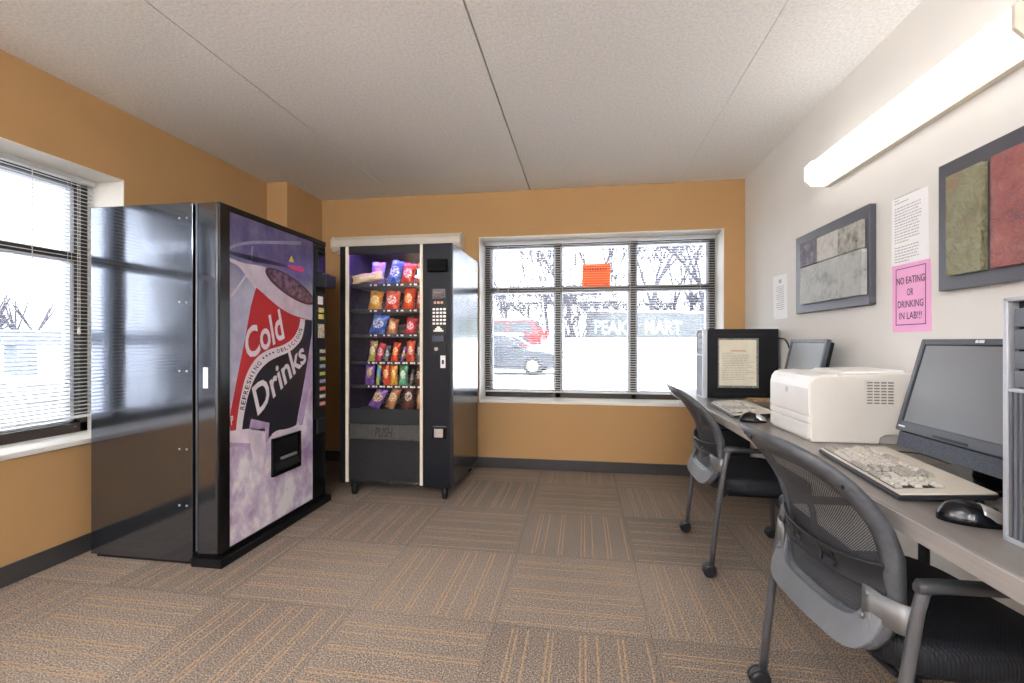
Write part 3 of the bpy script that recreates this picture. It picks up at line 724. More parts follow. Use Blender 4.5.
def bag(name, label, group, u0, u1, v0, v1, m, lean=0., depth=.03, cat='snack', y=PY, crimp=True):
    c = P((u0 + u1) / 2, v1, 'y', y); w = (P(u1, v1, 'y', y).x - P(u0, v1, 'y', y).x); h = P(u0, v0, 'y', y).z - c.z
    cs, sn = math.cos(lean), math.sin(lean)
    w2 = max(.02, (w - abs(sn) * h * .8)) ; h2 = h * .98
    b = MB()
    for sg in (-1, 1):
        def fn(a, t):
            e = max(0, 1 - (2 * a - 1) ** 2) ** .5 * max(0, 1 - (2 * t - 1) ** 4) ** .8
            wob = .002 * math.sin(a * 17 + t * 11)
            waist = 1 - .10 * math.sin(PI * t)
            X = (a - .5) * w2 * waist + (.002 * math.sin(t * 40) if a in (0, 1) else 0); Z = (t - .5) * h2 + (.003 * math.sin(a * 50) if t in (0, 1) else 0)
            return (X * cs + Z * sn, sg * (e * depth / 2 + (wob if 0 < a < 1 and 0 < t < 1 else 0)) + Z * .25 * 0, -X * sn + Z * cs + h / 2)
        b.grid(fn, 10, 12)
    o = b.build(name, m, None, world=False)
    o.location = (c.x, y + depth / 2 + .012, c.z)
    return tag(o, label, cat, group)
def bm_(n, c1, c2, c3): return m_bag('wrap_' + n, c1, c2, c3)
W_red = bm_('red', (206, 44, 36), (240, 226, 214), (226, 96, 52)); W_blue = bm_('blue', (54, 84, 176), (226, 232, 244), (96, 140, 210))
W_yel = bm_('yellow', (222, 172, 58), (246, 226, 160), (206, 120, 50)); W_pink = bm_('pinkblue', (176, 110, 176), (238, 170, 150), (120, 140, 206))
W_or = bm_('orange', (226, 82, 34), (246, 214, 150), (206, 50, 30)); W_tan = bm_('tan', (196, 140, 92), (232, 206, 160), (170, 96, 66))
W_pr = bm_('pinkred', (204, 54, 76), (236, 200, 206), (176, 40, 60)); W_grn = bm_('green', (186, 196, 70), (240, 236, 190), (150, 70, 120))
W_pur = bm_('purple', (108, 66, 158), (236, 208, 120), (160, 110, 190)); W_gry = bm_('grey', (120, 124, 124), (226, 226, 220), (70, 76, 76))
W_teal = bm_('teal', (96, 186, 150), (238, 240, 220), (70, 130, 90)); W_brn = bm_('brown', (92, 50, 44), (214, 200, 190), (60, 30, 34))
W_cream = bm_('cream', (228, 206, 156), (244, 232, 200), (214, 186, 130)); W_lim = bm_('lime', (180, 200, 60), (90, 160, 220), (60, 130, 190))
row_names = ['top', 'second', 'third', 'fourth', 'fifth', 'bottom']
BAGS = [
 (0, 'snack_bag', 'pink and blue snack bag standing behind the fallen cream bag', 367.5, 384, 261.5, 283, W_pink, .12, .05),
 (0, 'snack_bag', 'blue and white snack bag leaning on the top shelf', 384.5, 403, 259.5, 283.4, W_blue, .28, .05),
 (0, 'snack_bag', 'big red orange snack bag on the top shelf', 398.5, 415.2, 262.5, 283, W_red, .16, .05),
 (0, 'snack_bag', 'red bag cut off by the frame at the right end of the top shelf', 415.4, 421, 262.2, 283, W_or, .05, .05),
 (1, 'snack_bag', 'golden yellow snack bag at the left of the second shelf', 365.5, 382, 290.5, 308.6, W_yel, .16, .05),
 (1, 'snack_bag', 'red bag with white patch beside the yellow bag', 382.2, 399.2, 290.2, 308.6, W_red, .12, .05),
 (1, 'snack_bag', 'tall red bag third along the second shelf', 400.2, 414.6, 287.5, 308.4, W_or, .12, .05),
 (1, 'snack_bag', 'red bag at the right end of the second shelf', 415.2, 421, 290, 308.6, W_red, .05, .05),
 (2, 'snack_bag', 'blue snack bag leaning at the left of the third shelf', 366.5, 387.5, 313, 333, W_blue, .3, .05),
 (2, 'snack_bag', 'small tan snack bag on the third shelf', 384.5, 397.6, 318, 333, W_tan, .18, .045),
 (2, 'snack_bag', 'pinkish red snack bag on the third shelf', 402.3, 416.4, 317.5, 333.2, W_pr, .2, .045),
 (2, 'snack_bag', 'dark red bag edge at the right end of the third shelf', 417.5, 421, 318, 333, W_pr, 0, .03),
 (3, 'candy_pack', 'yellow green candy pack at the left of the fourth shelf', 366.3, 376.5, 340.5, 360, W_grn, .14, .03),
 (3, 'candy_pack', 'pink candy pack leaning on the fourth shelf', 373.2, 384.5, 342.5, 360, W_pr, .3, .028),
 (3, 'candy_pack', 'grey candy pack on the fourth shelf', 382.6, 389.4, 345.5, 360, W_gry, .16, .028),
 (3, 'candy_pack', 'bright orange candy pack on the fourth shelf', 389, 399.8, 342, 360, W_or, .2, .028),
 (3, 'candy_pack', 'small lilac candy pack on the fourth shelf', 399, 405.6, 346.5, 359.5, W_pur, .25, .028),
 (3, 'candy_pack', 'wide red candy pack on the fourth shelf', 404.6, 414.2, 340.6, 359.6, W_red, .05, .03),
 (3, 'candy_pack', 'silver grey pack at the right end of the fourth shelf', 415, 421, 341.5, 360, W_gry, .05, .028),
 (4, 'candy_pack', 'purple and gold pack at the left of the fifth shelf', 363.2, 373.4, 362.2, 383, W_pur, .03, .03),
 (4, 'candy_pack', 'lime and blue pack on the fifth shelf', 374, 380.4, 362.5, 383, W_lim, .1, .028),
 (4, 'candy_pack', 'orange red pack on the fifth shelf', 380, 389.6, 363.5, 383, W_or, -.1, .03),
 (4, 'candy_pack', 'yellow orange pack on the fifth shelf', 388.6, 396.6, 364.8, 383.2, W_yel, 0, .028),
 (4, 'candy_pack', 'pale green pack on the fifth shelf', 397.2, 407, 365.2, 383.4, W_teal, .06, .03),
 (4, 'candy_pack', 'black and white pack on the fifth shelf', 407.8, 413.6, 369.5, 383.2, W_gry, .22, .025),
 (4, 'candy_pack', 'dark brown pack at the right end of the fifth shelf', 414, 421, 366, 383.4, W_brn, .05, .028),
 (5, 'pastry_pack', 'blue and purple pastry pack leaning at the left of the bottom shelf', 366.5, 386.5, 386.5, 407, W_pur, .5, .04),
 (5, 'pastry_pack', 'tan and red pastry pack leaning on the bottom shelf', 383.2, 399.8, 386.8, 407, W_tan, .42, .04),
 (5, 'pastry_pack', 'square brown pastry pack on the bottom shelf', 400.2, 414.8, 386, 406.6, W_brn, .1, .045),
 (5, 'pastry_pack', 'tan pastry pack at the right end of the bottom shelf', 415.4, 421, 390, 406.6, W_tan, .05, .03)]
for (r_, nm, lb, u0, u1, v0, v1, m, ln, dp) in BAGS:
    z = trayz[r_]; v1 = 341.5 - (z - .02 - CH) * FPX / P(385, 300, 'y', PY).dot(Vector((Fd[0], Fd[1], 0)))
    o = bag(nm, lb, 'snacks on the %s shelf' % row_names[r_], u0, u1, v0, v1, m, ln, dp)
o = bag('snack_bag', 'cream bag fallen flat across the front of the top shelf', 'snacks on the top shelf', 350, 383, 274.5, 283, W_cream, .0, .03, y=PY - .045)
o.rotation_euler = (0, -.13, 0)
o.location.y -= .0; o.location.z = trayz[0] + .012

# ------------------------------------------------------------------ desk
EX = .707; DZ = .742
M_lam = mat('brushed_grey_laminate', (136, 130, 124), .3, .25, var=.05, vscale=30, stretch=(1, .08, 1), spec=.6)
M_edge = mat('desk_edge_band', (168, 163, 158), .35, .3, var=.06, vscale=60, stretch=(1, .05, 1))
dk = thing('desk', 'long grey laminate computer desk along the right wall', 'desk', (1.0, 1.9, 0))
b = MB(); b.box(EX + .004, XR - .014, -.5, 3.86, DZ - .04, DZ); b.build('desktop', M_lam, dk, bevel=.003)
b = MB(); b.box(EX - .002, EX + .004, -.5, 3.86, DZ - .041, DZ - .001); b.build('edge_band', M_edge, dk, bevel=.002)
lg = P(924, 550, 'x', 1.16)
for (x, y) in ((1.16, lg.y), (1.16, -.4), (.82, -.4)):
    b = MB(); b.cyl((x, y, .012), (x, y, DZ - .041), .016, seg=16); b.lathe([(.028, 0), (.028, .012), (.02, .014)], (x, y, 0)); b.build('leg', M_black, dk)
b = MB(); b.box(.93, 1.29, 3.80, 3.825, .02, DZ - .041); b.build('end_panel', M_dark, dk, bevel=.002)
b = MB(); b.box(1.14, 1.18, -.4, 3.75, DZ - .075, DZ - .0405); b.build('rail', M_black, dk)

# ------------------------------------------------------------------ chairs
M_cfr = mat('grey_chair_plastic', (72, 74, 78), .45, var=.12, vscale=60, bump=.1, bscale=600)
M_carrier = mat('light_grey_chair_plastic', (100, 102, 105), .42, var=.05, bump=.1, bscale=600)
M_ctube = mat('grey_painted_tube', (86, 86, 89), .4, .35, var=.04)
M_steel = mat('brushed_steel', (128, 128, 128), .48, .6, var=.05)
M_seat = m_fabric('black_seat_fabric', (34, 36, 42)); M_weave = m_weave()
M_rub = mat('black_rubber', (26, 27, 30), .45)
prof = [(.38, -.238), (.44, -.212), (.49, -.186), (.55, -.169), (.60, -.166), (.69, -.186), (.77, -.234), (.82, -.272), (.87, -.316), (.90, -.346)]
def sx(z):
    if z <= prof[0][0]: return prof[0][1]
    for (z0, x0), (z1, x1) in zip(prof, prof[1:]):
        if z <= z1:
            f = (z - z0) / (z1 - z0); f = f; return x0 + (x1 - x0) * f
    return prof[-1][1]
def sxs(z): return (sx(z - .02) + sx(z) + sx(z + .02)) / 3
def shell(y, z, off=0): kk = .018 + .034 * max(0, min(1, (z - .42) / .25)); return Vector((sxs(z) - kk * (1 - (y / .225) ** 2) + off, y, z))
def sup(t, W, H, zc, e=.55, taper=.12):
    c, s_ = math.cos(t), math.sin(t)
    if s_ < 0: e = e * .58
    y = W * math.copysign(abs(c) ** e, c); z = H * math.copysign(abs(s_) ** e, s_)
    y *= 1 - .03 * max(0, -z / H) ** 2
    return y, zc + z
def make_chair(label, loc, rz):
    r = thing('office_chair', label, 'chair', loc, 'mesh back computer chairs', rz)
    kw = dict(world=False)
    # back frame ring
    N = 72; b = MB(); ring = []
    for i in range(N):
        t = 2 * PI * i / N
        yo, zo = sup(t, .226, .241, .650); yi, zi = sup(t, .190, .178, .648, .62)
        if zi < .655: zi = .655 + (zi - .655) * .95
        o1 = shell(yo, zo, .010); i1 = shell(yi, zi, .006); i2 = shell(yi, zi, -.010); o2 = shell(yo, zo, -.010); m2 = shell((yo + yi) / 2, (zo + zi) / 2, -.016); m1 = shell((yo + yi) / 2, (zo + zi) / 2, .012)
        ring.append([o1, m1, i1, i2, m2, o2])
    for k in ring: b.v += k
    for i in range(N):
        j = (i + 1) % N
        for q in range(6):
            q2 = (q + 1) % 6; b.f.append((i * 6 + q, i * 6 + q2, j * 6 + q2, j * 6 + q)); b.smooth.append(True)
    bf = b.build('back_frame', M_cfr, r, **kw)
    for (y, z) in ((.20, .845), (-.20, .80), (-.205, .62), (.205, .62), (0.03, .865)):
        b = MB(); p = shell(y, z, -.016); b.lathe([(.0055, 0), (.0055, -.002), (.002, -.003)], p, 'x', 10); b.build('screw', M_black, bf, **kw)
    # mesh
    b = MB()
    def mf(u, v):
        t = 2 * PI * u; y, z = sup(t, .194, .184, .648, .62); y *= v; z = .648 + (z - .648) * v
        return shell(y, z, -.002)
    b.grid(mf, 48, 10); b.build('back_mesh', M_weave, r, **kw)
    # carrier: U across the foot of the back
    b = MB(); pts = []
    for i in range(33):
        t = PI + (PI) * i / 32
        yo, zo = sup(t, .218, .240, .650, .5); yi, zi = sup(t, .172, .180, .650, .55)
        top = .60
        if zo > top or zi > top: continue
        pts.append((shell(yo, min(zo, top), -.013), shell(yi, min(zi, top), -.013), shell(yi, min(zi, top), -.024), shell(yo, min(zo, top), -.026)))
    for p in pts: b.v += list(p)
    for i in range(len(pts) - 1):
        for q in range(4):
            q2 = (q + 1) % 4; b.f.append((i * 4 + q, i * 4 + q2, (i + 1) * 4 + q2, (i + 1) * 4 + q)); b.smooth.append(False)
    b.f.append((0, 1, 2, 3)); b.smooth.append(False); m_ = len(pts) * 4; b.f.append((m_ - 1, m_ - 2, m_ - 3, m_ - 4)); b.smooth.append(False)
    b.build('back_carrier', M_carrier, r, bevel=.003, **kw)
    # lumbar strap with slots
    b = MB()
    def lf(u, v):
        y = -.205 + .41 * u; e = abs(2 * u - 1)
        zz0 = .556 + .012 * math.cos(2 * PI * u * 2) * 0; h = .056 + .018 * e ** 3
        z = zz0 + h * v + .012 * math.sin(PI * u) * 0
        return shell(y, z, -.034 + .016 * e ** 4 + .006 * math.sin(PI * v))
    def sk(u, v):
        for c in (.34, .66, .88):
            if abs(u - c) < .045 and abs(v - .5) < .12: return True
            if abs(abs(u - c) - .05) < .012 and abs(v - .5) < .3: return True
        return False
    b.grid(lf, 80, 12, skip=sk); b.build('lumbar_strap', M_dark, r, solid=.005, **kw)
    # brackets
    for s_ in (-1, 1):
        b = MB()
        path = [(shell(.168 * s_, .525, -.029), .085), (shell(.19 * s_, .53, -.029), .078), (shell(.212 * s_, .532, -.030), .066), (Vector((-.196, .245 * s_, .532)), .066), (Vector((-.178, .262 * s_, .532)), .066)]
        for q, (p, h) in enumerate(path):
            b.v += [p + Vector((0, 0, h / 2)), p - Vector((0, 0, h / 2))]
        for q in range(4): b.f.append((q * 2, q * 2 + 1, q * 2 + 3, q * 2 + 2)); b.smooth.append(True)
        bk = b.build('bracket', M_steel, r, solid=.004, **kw)
        for z in (.552, .50):
            b = MB(); p = shell(.178 * s_, z, -.032); b.lathe([(.008, 0), (.008, -.003), (.003, -.005)], p, 'x', 12); b.build('bolt', M_steel, bk, **kw)
    # seat cushion
    b = MB(); lv = [(.86, .386, 0), (.97, .392, 0), (1.0, .41, 0), (1.0, .435, 0), (.985, .452, 0), (.95, .464, 0), (.85, .471, 0), (.6, .474, 0), (.3, .474, 0), (.02, .474, 0)]
    n = 48
    for s_, z, _ in lv:
        for i in range(n):
            t = 2 * PI * i / n; c, d = math.cos(t), math.sin(t)
            x = .03 + .238 * s_ * math.copysign(abs(c) ** .55, c); y = .245 * s_ * math.copysign(abs(d) ** .55, d)
            drop = max(0, (x - .12)) ** 2 * 1.3; dish = .008 * (y / .245) ** 2 - .006
            b.v.append(Vector((x, y, z - drop + (dish if z > .46 else 0))))
    for j in range(len(lv) - 1):
        for i in range(n):
            i2 = (i + 1) % n; b.f.append((j * n + i, j * n + i2, (j + 1) * n + i2, (j + 1) * n + i)); b.smooth.append(True)
    b.f.append(tuple(range(n))[::-1]); b.smooth.append(False); b.f.append(tuple((len(lv) - 1) * n + i for i in range(n))); b.smooth.append(True)
    b.build('seat', M_seat, r, **kw)
    b = MB(); b.box(-.17, .21, -.2, .2, .368, .385); b.build('seat_pan', M_black, r, bevel=.01, **kw)
    b = MB(); b.tube([(-.202, -.25, .376), (-.15, -.2, .380), (-.15, .2, .380), (-.202, .25, .376)], .01, 8); b.build('cross_bar', M_ctube, r, **kw)
    for s_ in (-1, 1):
        # rear leg rising into the arm
        pts = [(-.235, .262, .062), (-.221, .262, .20), (-.205, .262, .34), (-.188, .262, .46), (-.172, .263, .56), (-.163, .264, .598), (-.156, .265, .610)]
        pts = [(x, y * s_, z) for x, y, z in pts]
        b = MB(); b.tube(pts, .0125, 12); b.build('leg', M_ctube, r, **kw)
        b = MB()
        pp = [(.235, .25, .062), (.228, .25, .2), (.218, .25, .33), (.214, .24, .355), (.212, .21, .372), (.212, .1, .374)]
        b.tube([(x, y * s_, z) for x, y, z in pp], .0125, 12); b.build('leg', M_ctube, r, **kw)
        # arm pad
        b = MB(); secs = [(-.178, .610, .010, .010), (-.168, .614, .016, .013), (-.12, .615, .018, .012), (-.04, .612, .022, .010), (.04, .609, .024, .009), (.10, .606, .022, .009), (.125, .604, .012, .007)]
        for (x, z, w, h) in secs:
            for k in range(12):
                a = 2 * PI * k / 12; b.v.append(Vector((x, .266 * s_ + w * math.copysign(abs(math.cos(a)) ** .6, math.cos(a)), z + h * math.copysign(abs(math.sin(a)) ** .6, math.sin(a)))))
        for j in range(len(secs) - 1):
            for k in range(12):
                k2 = (k + 1) % 12; b.f.append((j * 12 + k, j * 12 + k2, (j + 1) * 12 + k2, (j + 1) * 12 + k)); b.smooth.append(True)
        b.f.append(tuple(range(12))); b.smooth.append(False); b.f.append(tuple((len(secs) - 1) * 12 + k for k in range(12))); b.smooth.append(False)
        b.build('armrest', mat('arm_pad_plastic', (54, 55, 58), .45, bump=.1, bscale=600), r, **kw)
        for (cx, cy) in ((-.235, .262), (.235, .25)):
            o = (cx - .012, cy * s_, .031)
            b = MB()
            for k in (-1, 1): b.lathe([(.018, -.0095), (.028, -.0085), (.031, -.004), (.031, .004), (.028, .0085), (.018, .0095)], (o[0], o[1] + k * .013, o[2]), 'y', 20)
            cst = b.build('caster', M_rub, r, **kw)
            b = MB()
            arc = [(o[0] + .034 * math.cos(a), o[2] + .034 * math.sin(a)) for a in [PI * (.05 + .9 * q / 10) for q in range(11)]]
            arc2 = [(o[0] + .024 * math.cos(a), o[2] + .024 * math.sin(a)) for a in [PI * (.95 - .9 * q / 10) for q in range(11)]]
            b.prism(arc + arc2, lambda a_, b_, c_: (a_, c_, b_), o[1] - .003, o[1] + .003)
            b.cyl((cx, cy * s_, .05), (cx, cy * s_, .07), .011, seg=12); b.build('caster_hood', M_cfr, cst, **kw)
    return r
ch = make_chair('nearest grey mesh back chair with black seat at the near end of desk', (.843, 1.362, 0), .105)
c2 = dup(ch); c2.location = (.847, 2.572, 0); c2.rotation_euler = (0, 0, 0)
c2['label'] = 'farther grey mesh back chair pushed under the desk by the window'

# ------------------------------------------------------------------ desk equipment
def tower(label, x0, y0, y1, side_dark):
    """front faces -X at x0; width along Y"""
    z0 = DZ + .001; H = .472; Dp = .484
    r = thing('computer_tower', label, 'computer', ((x0 + Dp / 2), (y0 + y1) / 2, z0), 'black and silver computer towers')
    b = MB(); b.box(x0 + .03, x0 + Dp, y0, y1, z0 + .004, z0 + H); case = b.build('case', M_black, r, bevel=.003)
    b = MB(); fr = .009
    b.box(x0, x0 + .032, y0 - .001, y0 + fr, z0, z0 + H + .001); b.box(x0, x0 + .032, y1 - fr, y1 + .001, z0, z0 + H + .001)
    b.box(x0, x0 + .032, y0, y1, z0 + H - .008, z0 + H + .001); b.box(x0, x0 + .032, y0, y1, z0, z0 + .01); b.box(x0 + .002, x0 + .03, y0, y1, z0 + .290, z0 + .297)
    b.build('bezel', mat('bezel_silver', (200, 204, 210), .35, .5, var=.03), r, bevel=.002)
    b = MB(); b.box(x0 + .02, x0 + .03, y0 + fr, y1 - fr, z0 + .297, z0 + H - .008); b.build('bay_recess', M_blackgl, r)
    for q, (a, c) in enumerate(((.415, .450), (.372, .410), (.335, .368), (.300, .331))):
        b = MB(); b.box(x0 + .004, x0 + .02, y0 + fr + .006, y1 - fr - .010, z0 + a, z0 + c); dv = b.build('drive_bay', mat('bay_grey', (110, 114, 122), .4, .3), r, bevel=.002)
        if q < 2:
            b = MB(); b.box(x0 + .004, x0 + .008, y0 + .03, y0 + .055, z0 + a + .006, z0 + a + .012); b.build('eject_button', M_dark, dv)
    b = MB(); n = 15; w = (y1 - y0 - 2 * fr) / n
    b.box(x0 + .010, x0 + .024, y0 + fr, y1 - fr, z0 + .01, z0 + .29)
    for i in range(n): b.box(x0 + .001, x0 + .010, y0 + fr + w * i + w * .25, y0 + fr + w * (i + .72), z0 + .01, z0 + .29)
    b.build('front_grille', mat('grille_grey', (128, 131, 138), .35, .5), r)
    return r, case
t1, case1 = tower('computer tower beside the window with a paper taped on its black side', .808, 3.28, 3.452, True)
# taped paper on the far tower side
def Q(u, v, o=0.): p = P(u, v, 'y', 3.28); return Vector((p.x, 3.28 - o, p.z))
tp = MB(); q0, q1 = Q(718, 387.5), Q(758.5, 338.3); tp.box(q0.x, q1.x, 3.2785, 3.2800, q0.z, q1.z); sl_ = tp.build('plastic_sleeve', mat('grey_sleeve', (120, 120, 116), .3, var=.3, vscale=90), None)
tag(sl_, 'paper notice in a clear sleeve taped to the far computer tower', 'notice')
b = MB(); q0, q1 = Q(719.2, 385.3), Q(756.3, 340); b.box(q0.x, q1.x, 3.2775, 3.2785, q0.z, q1.z); pp_ = b.build('sheet', mat('cream_paper', (214, 208, 186), .7), sl_)
random.seed(3)
b = MB(); b.box(Q(731, 0).x, Q(746, 0).x, 3.2771, 3.2775, Q(740, 351.4).z, Q(740, 350.4).z); b.build('red_line', mat('red_ink', (200, 130, 118), .7), pp_)
b = MB()
for i in range(16):
    v = 353 + i * 1.75; u1_ = 733 if i in (0,) else 754 - random.random() * 8
    x = Q(722, v).x
    while x < Q(u1_, v).x:
        w = .008 + random.random() * .02; b.box(x, min(x + w, Q(u1_, v).x), 3.2771, 3.2775, Q(740, v + .5).z, Q(740, v).z); x += w + .005
b.build('text_lines', mat('grey_text', (160, 156, 144), .7), pp_)
for v0, v1 in ((334.2, 334.9), (393.6, 394.3)):
    b = MB(); b.box(Q(714, 0).x, Q(766, 0).x, 3.2785, 3.2812, Q(740, v1).z, Q(740, v0).z); b.build('side_groove', M_dark, case1)
t2, _ = tower('computer tower at the near end of the desk with ribbed grille front', .812, .853, 1.028, False)

# near monitor with sound bar (faces -X, tilted back)
def monitor(label, cx, cy, rz, tilt, W, H, zb, bar, mark):
    r = thing('monitor', label, 'monitor', (cx, cy, DZ + .001), 'flat screen monitors', rz)
    kw = dict(world=False); zb -= DZ + .001
    # local: screen faces -x, width along y
    T = Matrix.Translation((0, 0, zb)) @ Matrix.Rotation(tilt, 4, 'Y')
    def bx(b, x0, x1, y0, y1, z0, z1): b.box(x0, x1, y0, y1, z0, z1, T)
    h = W / 2; br = .017; bb_ = .032
    b = MB(); bx(b, 0, .022, -h, -h + br, 0, H); bx(b, 0, .022, h - br, h, 0, H); bx(b, 0, .022, -h + br, h - br, H - br, H); bx(b, 0, .022, -h + br, h - br, 0, bb_)
    fr_ = b.build('bezel', mat('monitor_charcoal', (70, 73, 80), .4, var=.04), r, bevel=.003, **kw)
    b = MB(); bx(b, .004, .008, -h + br - .001, h - br + .001, bb_ - .001, H - br + .001); b.build('screen', mat('matte_screen', (96, 97, 100), .38, var=.03, spec=.9), r, **kw)
    b = MB(); bx(b, .003, .005, -h + br, h - br, H - br - .004, H - br); bx(b, .003, .005, h - br - .005, h - br, bb_, H - br); b.build('screen_border', M_blackgl, r, **kw)
    b = MB(); bx(b, .02, .045, -h + .01, h - .01, .01, H - .01); bx(b, .045, .065, -h + .06, h - .06, .04, H - .05); b.build('rear_housing', M_black, r, bevel=.006, **kw)
    b = MB()
    bx(b, -.001, .001, -.016, .0, H - .0125, H - .0045) if mark else None
    if mark:
        bx(b, -.001, .001, .003, .012, H - .0125, H - .0045)
        b.build('logo_mark', mat('logo_white', (225, 225, 225), .4), fr_, **kw)
        b = MB(); bx(b, -.001, .001, h - .04, h - .012, .012, .017); b.build('model_lettering', mat('logo_white', (0, 0, 0)), fr_, **kw)
    b = MB(); b.tube([(.10, 0, .01), (.11, 0, .09), (.115, 0, zb + .12)], [.035, .03, .026], 12); b.build('neck', M_black, r, **kw)
    b = MB()
    b.prism([(.13 + .0 + .13 * math.cos(t) - .06 if False else .06 + .12 * math.copysign(abs(math.cos(t)) ** .5, math.cos(t)), .14 * math.copysign(abs(math.sin(t)) ** .5, math.sin(t))) for t in [2 * PI * i / 40 for i in range(40)]], lambda a, c, z: (a, c, z), 0.0, .014, True)
    b.build('stand_base', M_blackgl, r, bevel=.003, **kw)
    if bar:
        b = MB(); h2 = h - .015
        b.prism([(-.006, -.050), (.022, -.050), (.026, -.004), (.004, -.004)], lambda a, c, y: (a, y, zb + c), -h2, h2)
        b.build('sound_bar', mat('speaker_cloth', (74, 79, 90), .7, var=.25, vscale=300, bump=.3, bscale=500), r, bevel=.002, **kw)
        b = MB(); bx(b, -.0015, .003, -.06, .06, .005, .012); b.build('button_strip', M_dark, fr_, **kw)
    return r
monitor('large flat monitor with speaker bar beside the nearest tower', 1.006, 1.44, 0, .26, .44, .302, .846, True, True)
pA, pB = P(789, 341, 'x', 1.172), P(824.5, 341, 'x', 1.18)
cx, cy = (pA.x + pB.x) / 2, (pA.y + pB.y) / 2
ang = math.atan2(-(pB.x - pA.x), -(pB.y - pA.y)) 
W2 = math.hypot(pA.x - pB.x, pA.y - pB.y)
monitor('smaller tilted monitor half hidden behind the white printer', cx - .06, cy - .02, math.atan2(-(pA.x - pB.x), pA.y - pB.y), .22, W2, .29, .86, False, False)

# printer
pr = thing('printer', 'white laser printer standing on the desk', 'printer', (1.045, 2.09, DZ + .001))
M_pr = mat('printer_white', (226, 224, 220), .4, var=.015); M_pr2 = mat('printer_cream', (220, 216, 208), .45, var=.015)
px0, px1, py0, py1 = .862, 1.243, 1.907, 2.275; z0 = DZ + .001
prf = [(px0 + .006, z0), (px0 + .24, z0), (px0 + .245, z0 + .022), (px0 + .262, z0 + .034), (px1, z0 + .034), (px1, z0 + .270), (px0 + .04, z0 + .254), (px0 + .016, z0 + .247), (px0 + .004, z0 + .228), (px0, z0 + .19)]
b = MB(); b.prism(prf, lambda a, c, y: (a, y, c), py0, py1); body = b.build('body', M_pr2, pr, bevel=.006, seg=3)
b = MB(); b.box(px0 + .25, px1 - .004, py0 + .012, py1 - .012, z0, z0 + .034); b.build('base_foot', mat('printer_grey', (178, 176, 170), .45), pr, bevel=.003)
b = MB(); b.prism([(px0 - .004, z0 + .10), (px0 - .004, z0 + .205), (px0 + .002, z0 + .232), (px0 + .015, z0 + .251), (px0 + .04, z0 + .259), (px0 + .10, z0 + .262), (px0 + .10, z0 + .25), (px0 + .03, z0 + .245), (px0 + .008, z0 + .10)], lambda a, c, y: (a, y, c), py0 + .004, py1 - .004)
fd = b.build('front_door', M_pr, pr, bevel=.003)
b = MB(); b.box(px0 - .005, px0 + .01, py0 + .006, py1 - .006, z0 + .072, z0 + .096); b.box(px0 - .004, px0 + .01, py0 + .006, py1 - .006, z0 + .012, z0 + .068); b.build('paper_tray', M_pr, pr, bevel=.004)
b = MB(); b.box(px0 - .0065, px0 - .0035, py1 - .09, py1 - .055, z0 + .03, z0 + .05); b.build('tray_handle', M_pr2, pr, bevel=.003)
b = MB()
b.lathe([(.012, 0), (.012, -.0016), (.009, -.002)], (px0 - .0038, 2.09 + .01, z0 + .185), 'x', 20); b.build('logo_disc', mat('logo_grey', (196, 196, 200), .3), fd)
b = MB(); b.prism([(px0 + .12, z0 + .252), (px1 - .02, z0 + .262), (px1 - .02, z0 + .276), (px0 + .16, z0 + .270)], lambda a, c, y: (a, y, c), py0 + .06, py1 - .06); b.build('output_tray', M_pr, pr, bevel=.003)
va, vb = P(866, 404.5, 'y', py0), P(894, 381.5, 'y', py0)
b = MB(); b.box(va.x, vb.x, py0 - .0015, py0 + .002, va.z, vb.z); vt = b.build('vent_recess', mat('vent_shadow', (120, 116, 110), .6), pr)
b = MB()
for i in range(9):
    z = va.z + (vb.z - va.z) * i / 8; b.box(va.x - .002, vb.x + .002, py0 - .0035, py0 - .001, z - .0028, z + .0028)
for i in range(5):
    x = va.x + (vb.x - va.x) * i / 4; b.box(x - .002, x + .002, py0 - .003, py0 - .001, va.z, vb.z)
b.build('vent_grille', M_pr2, vt)

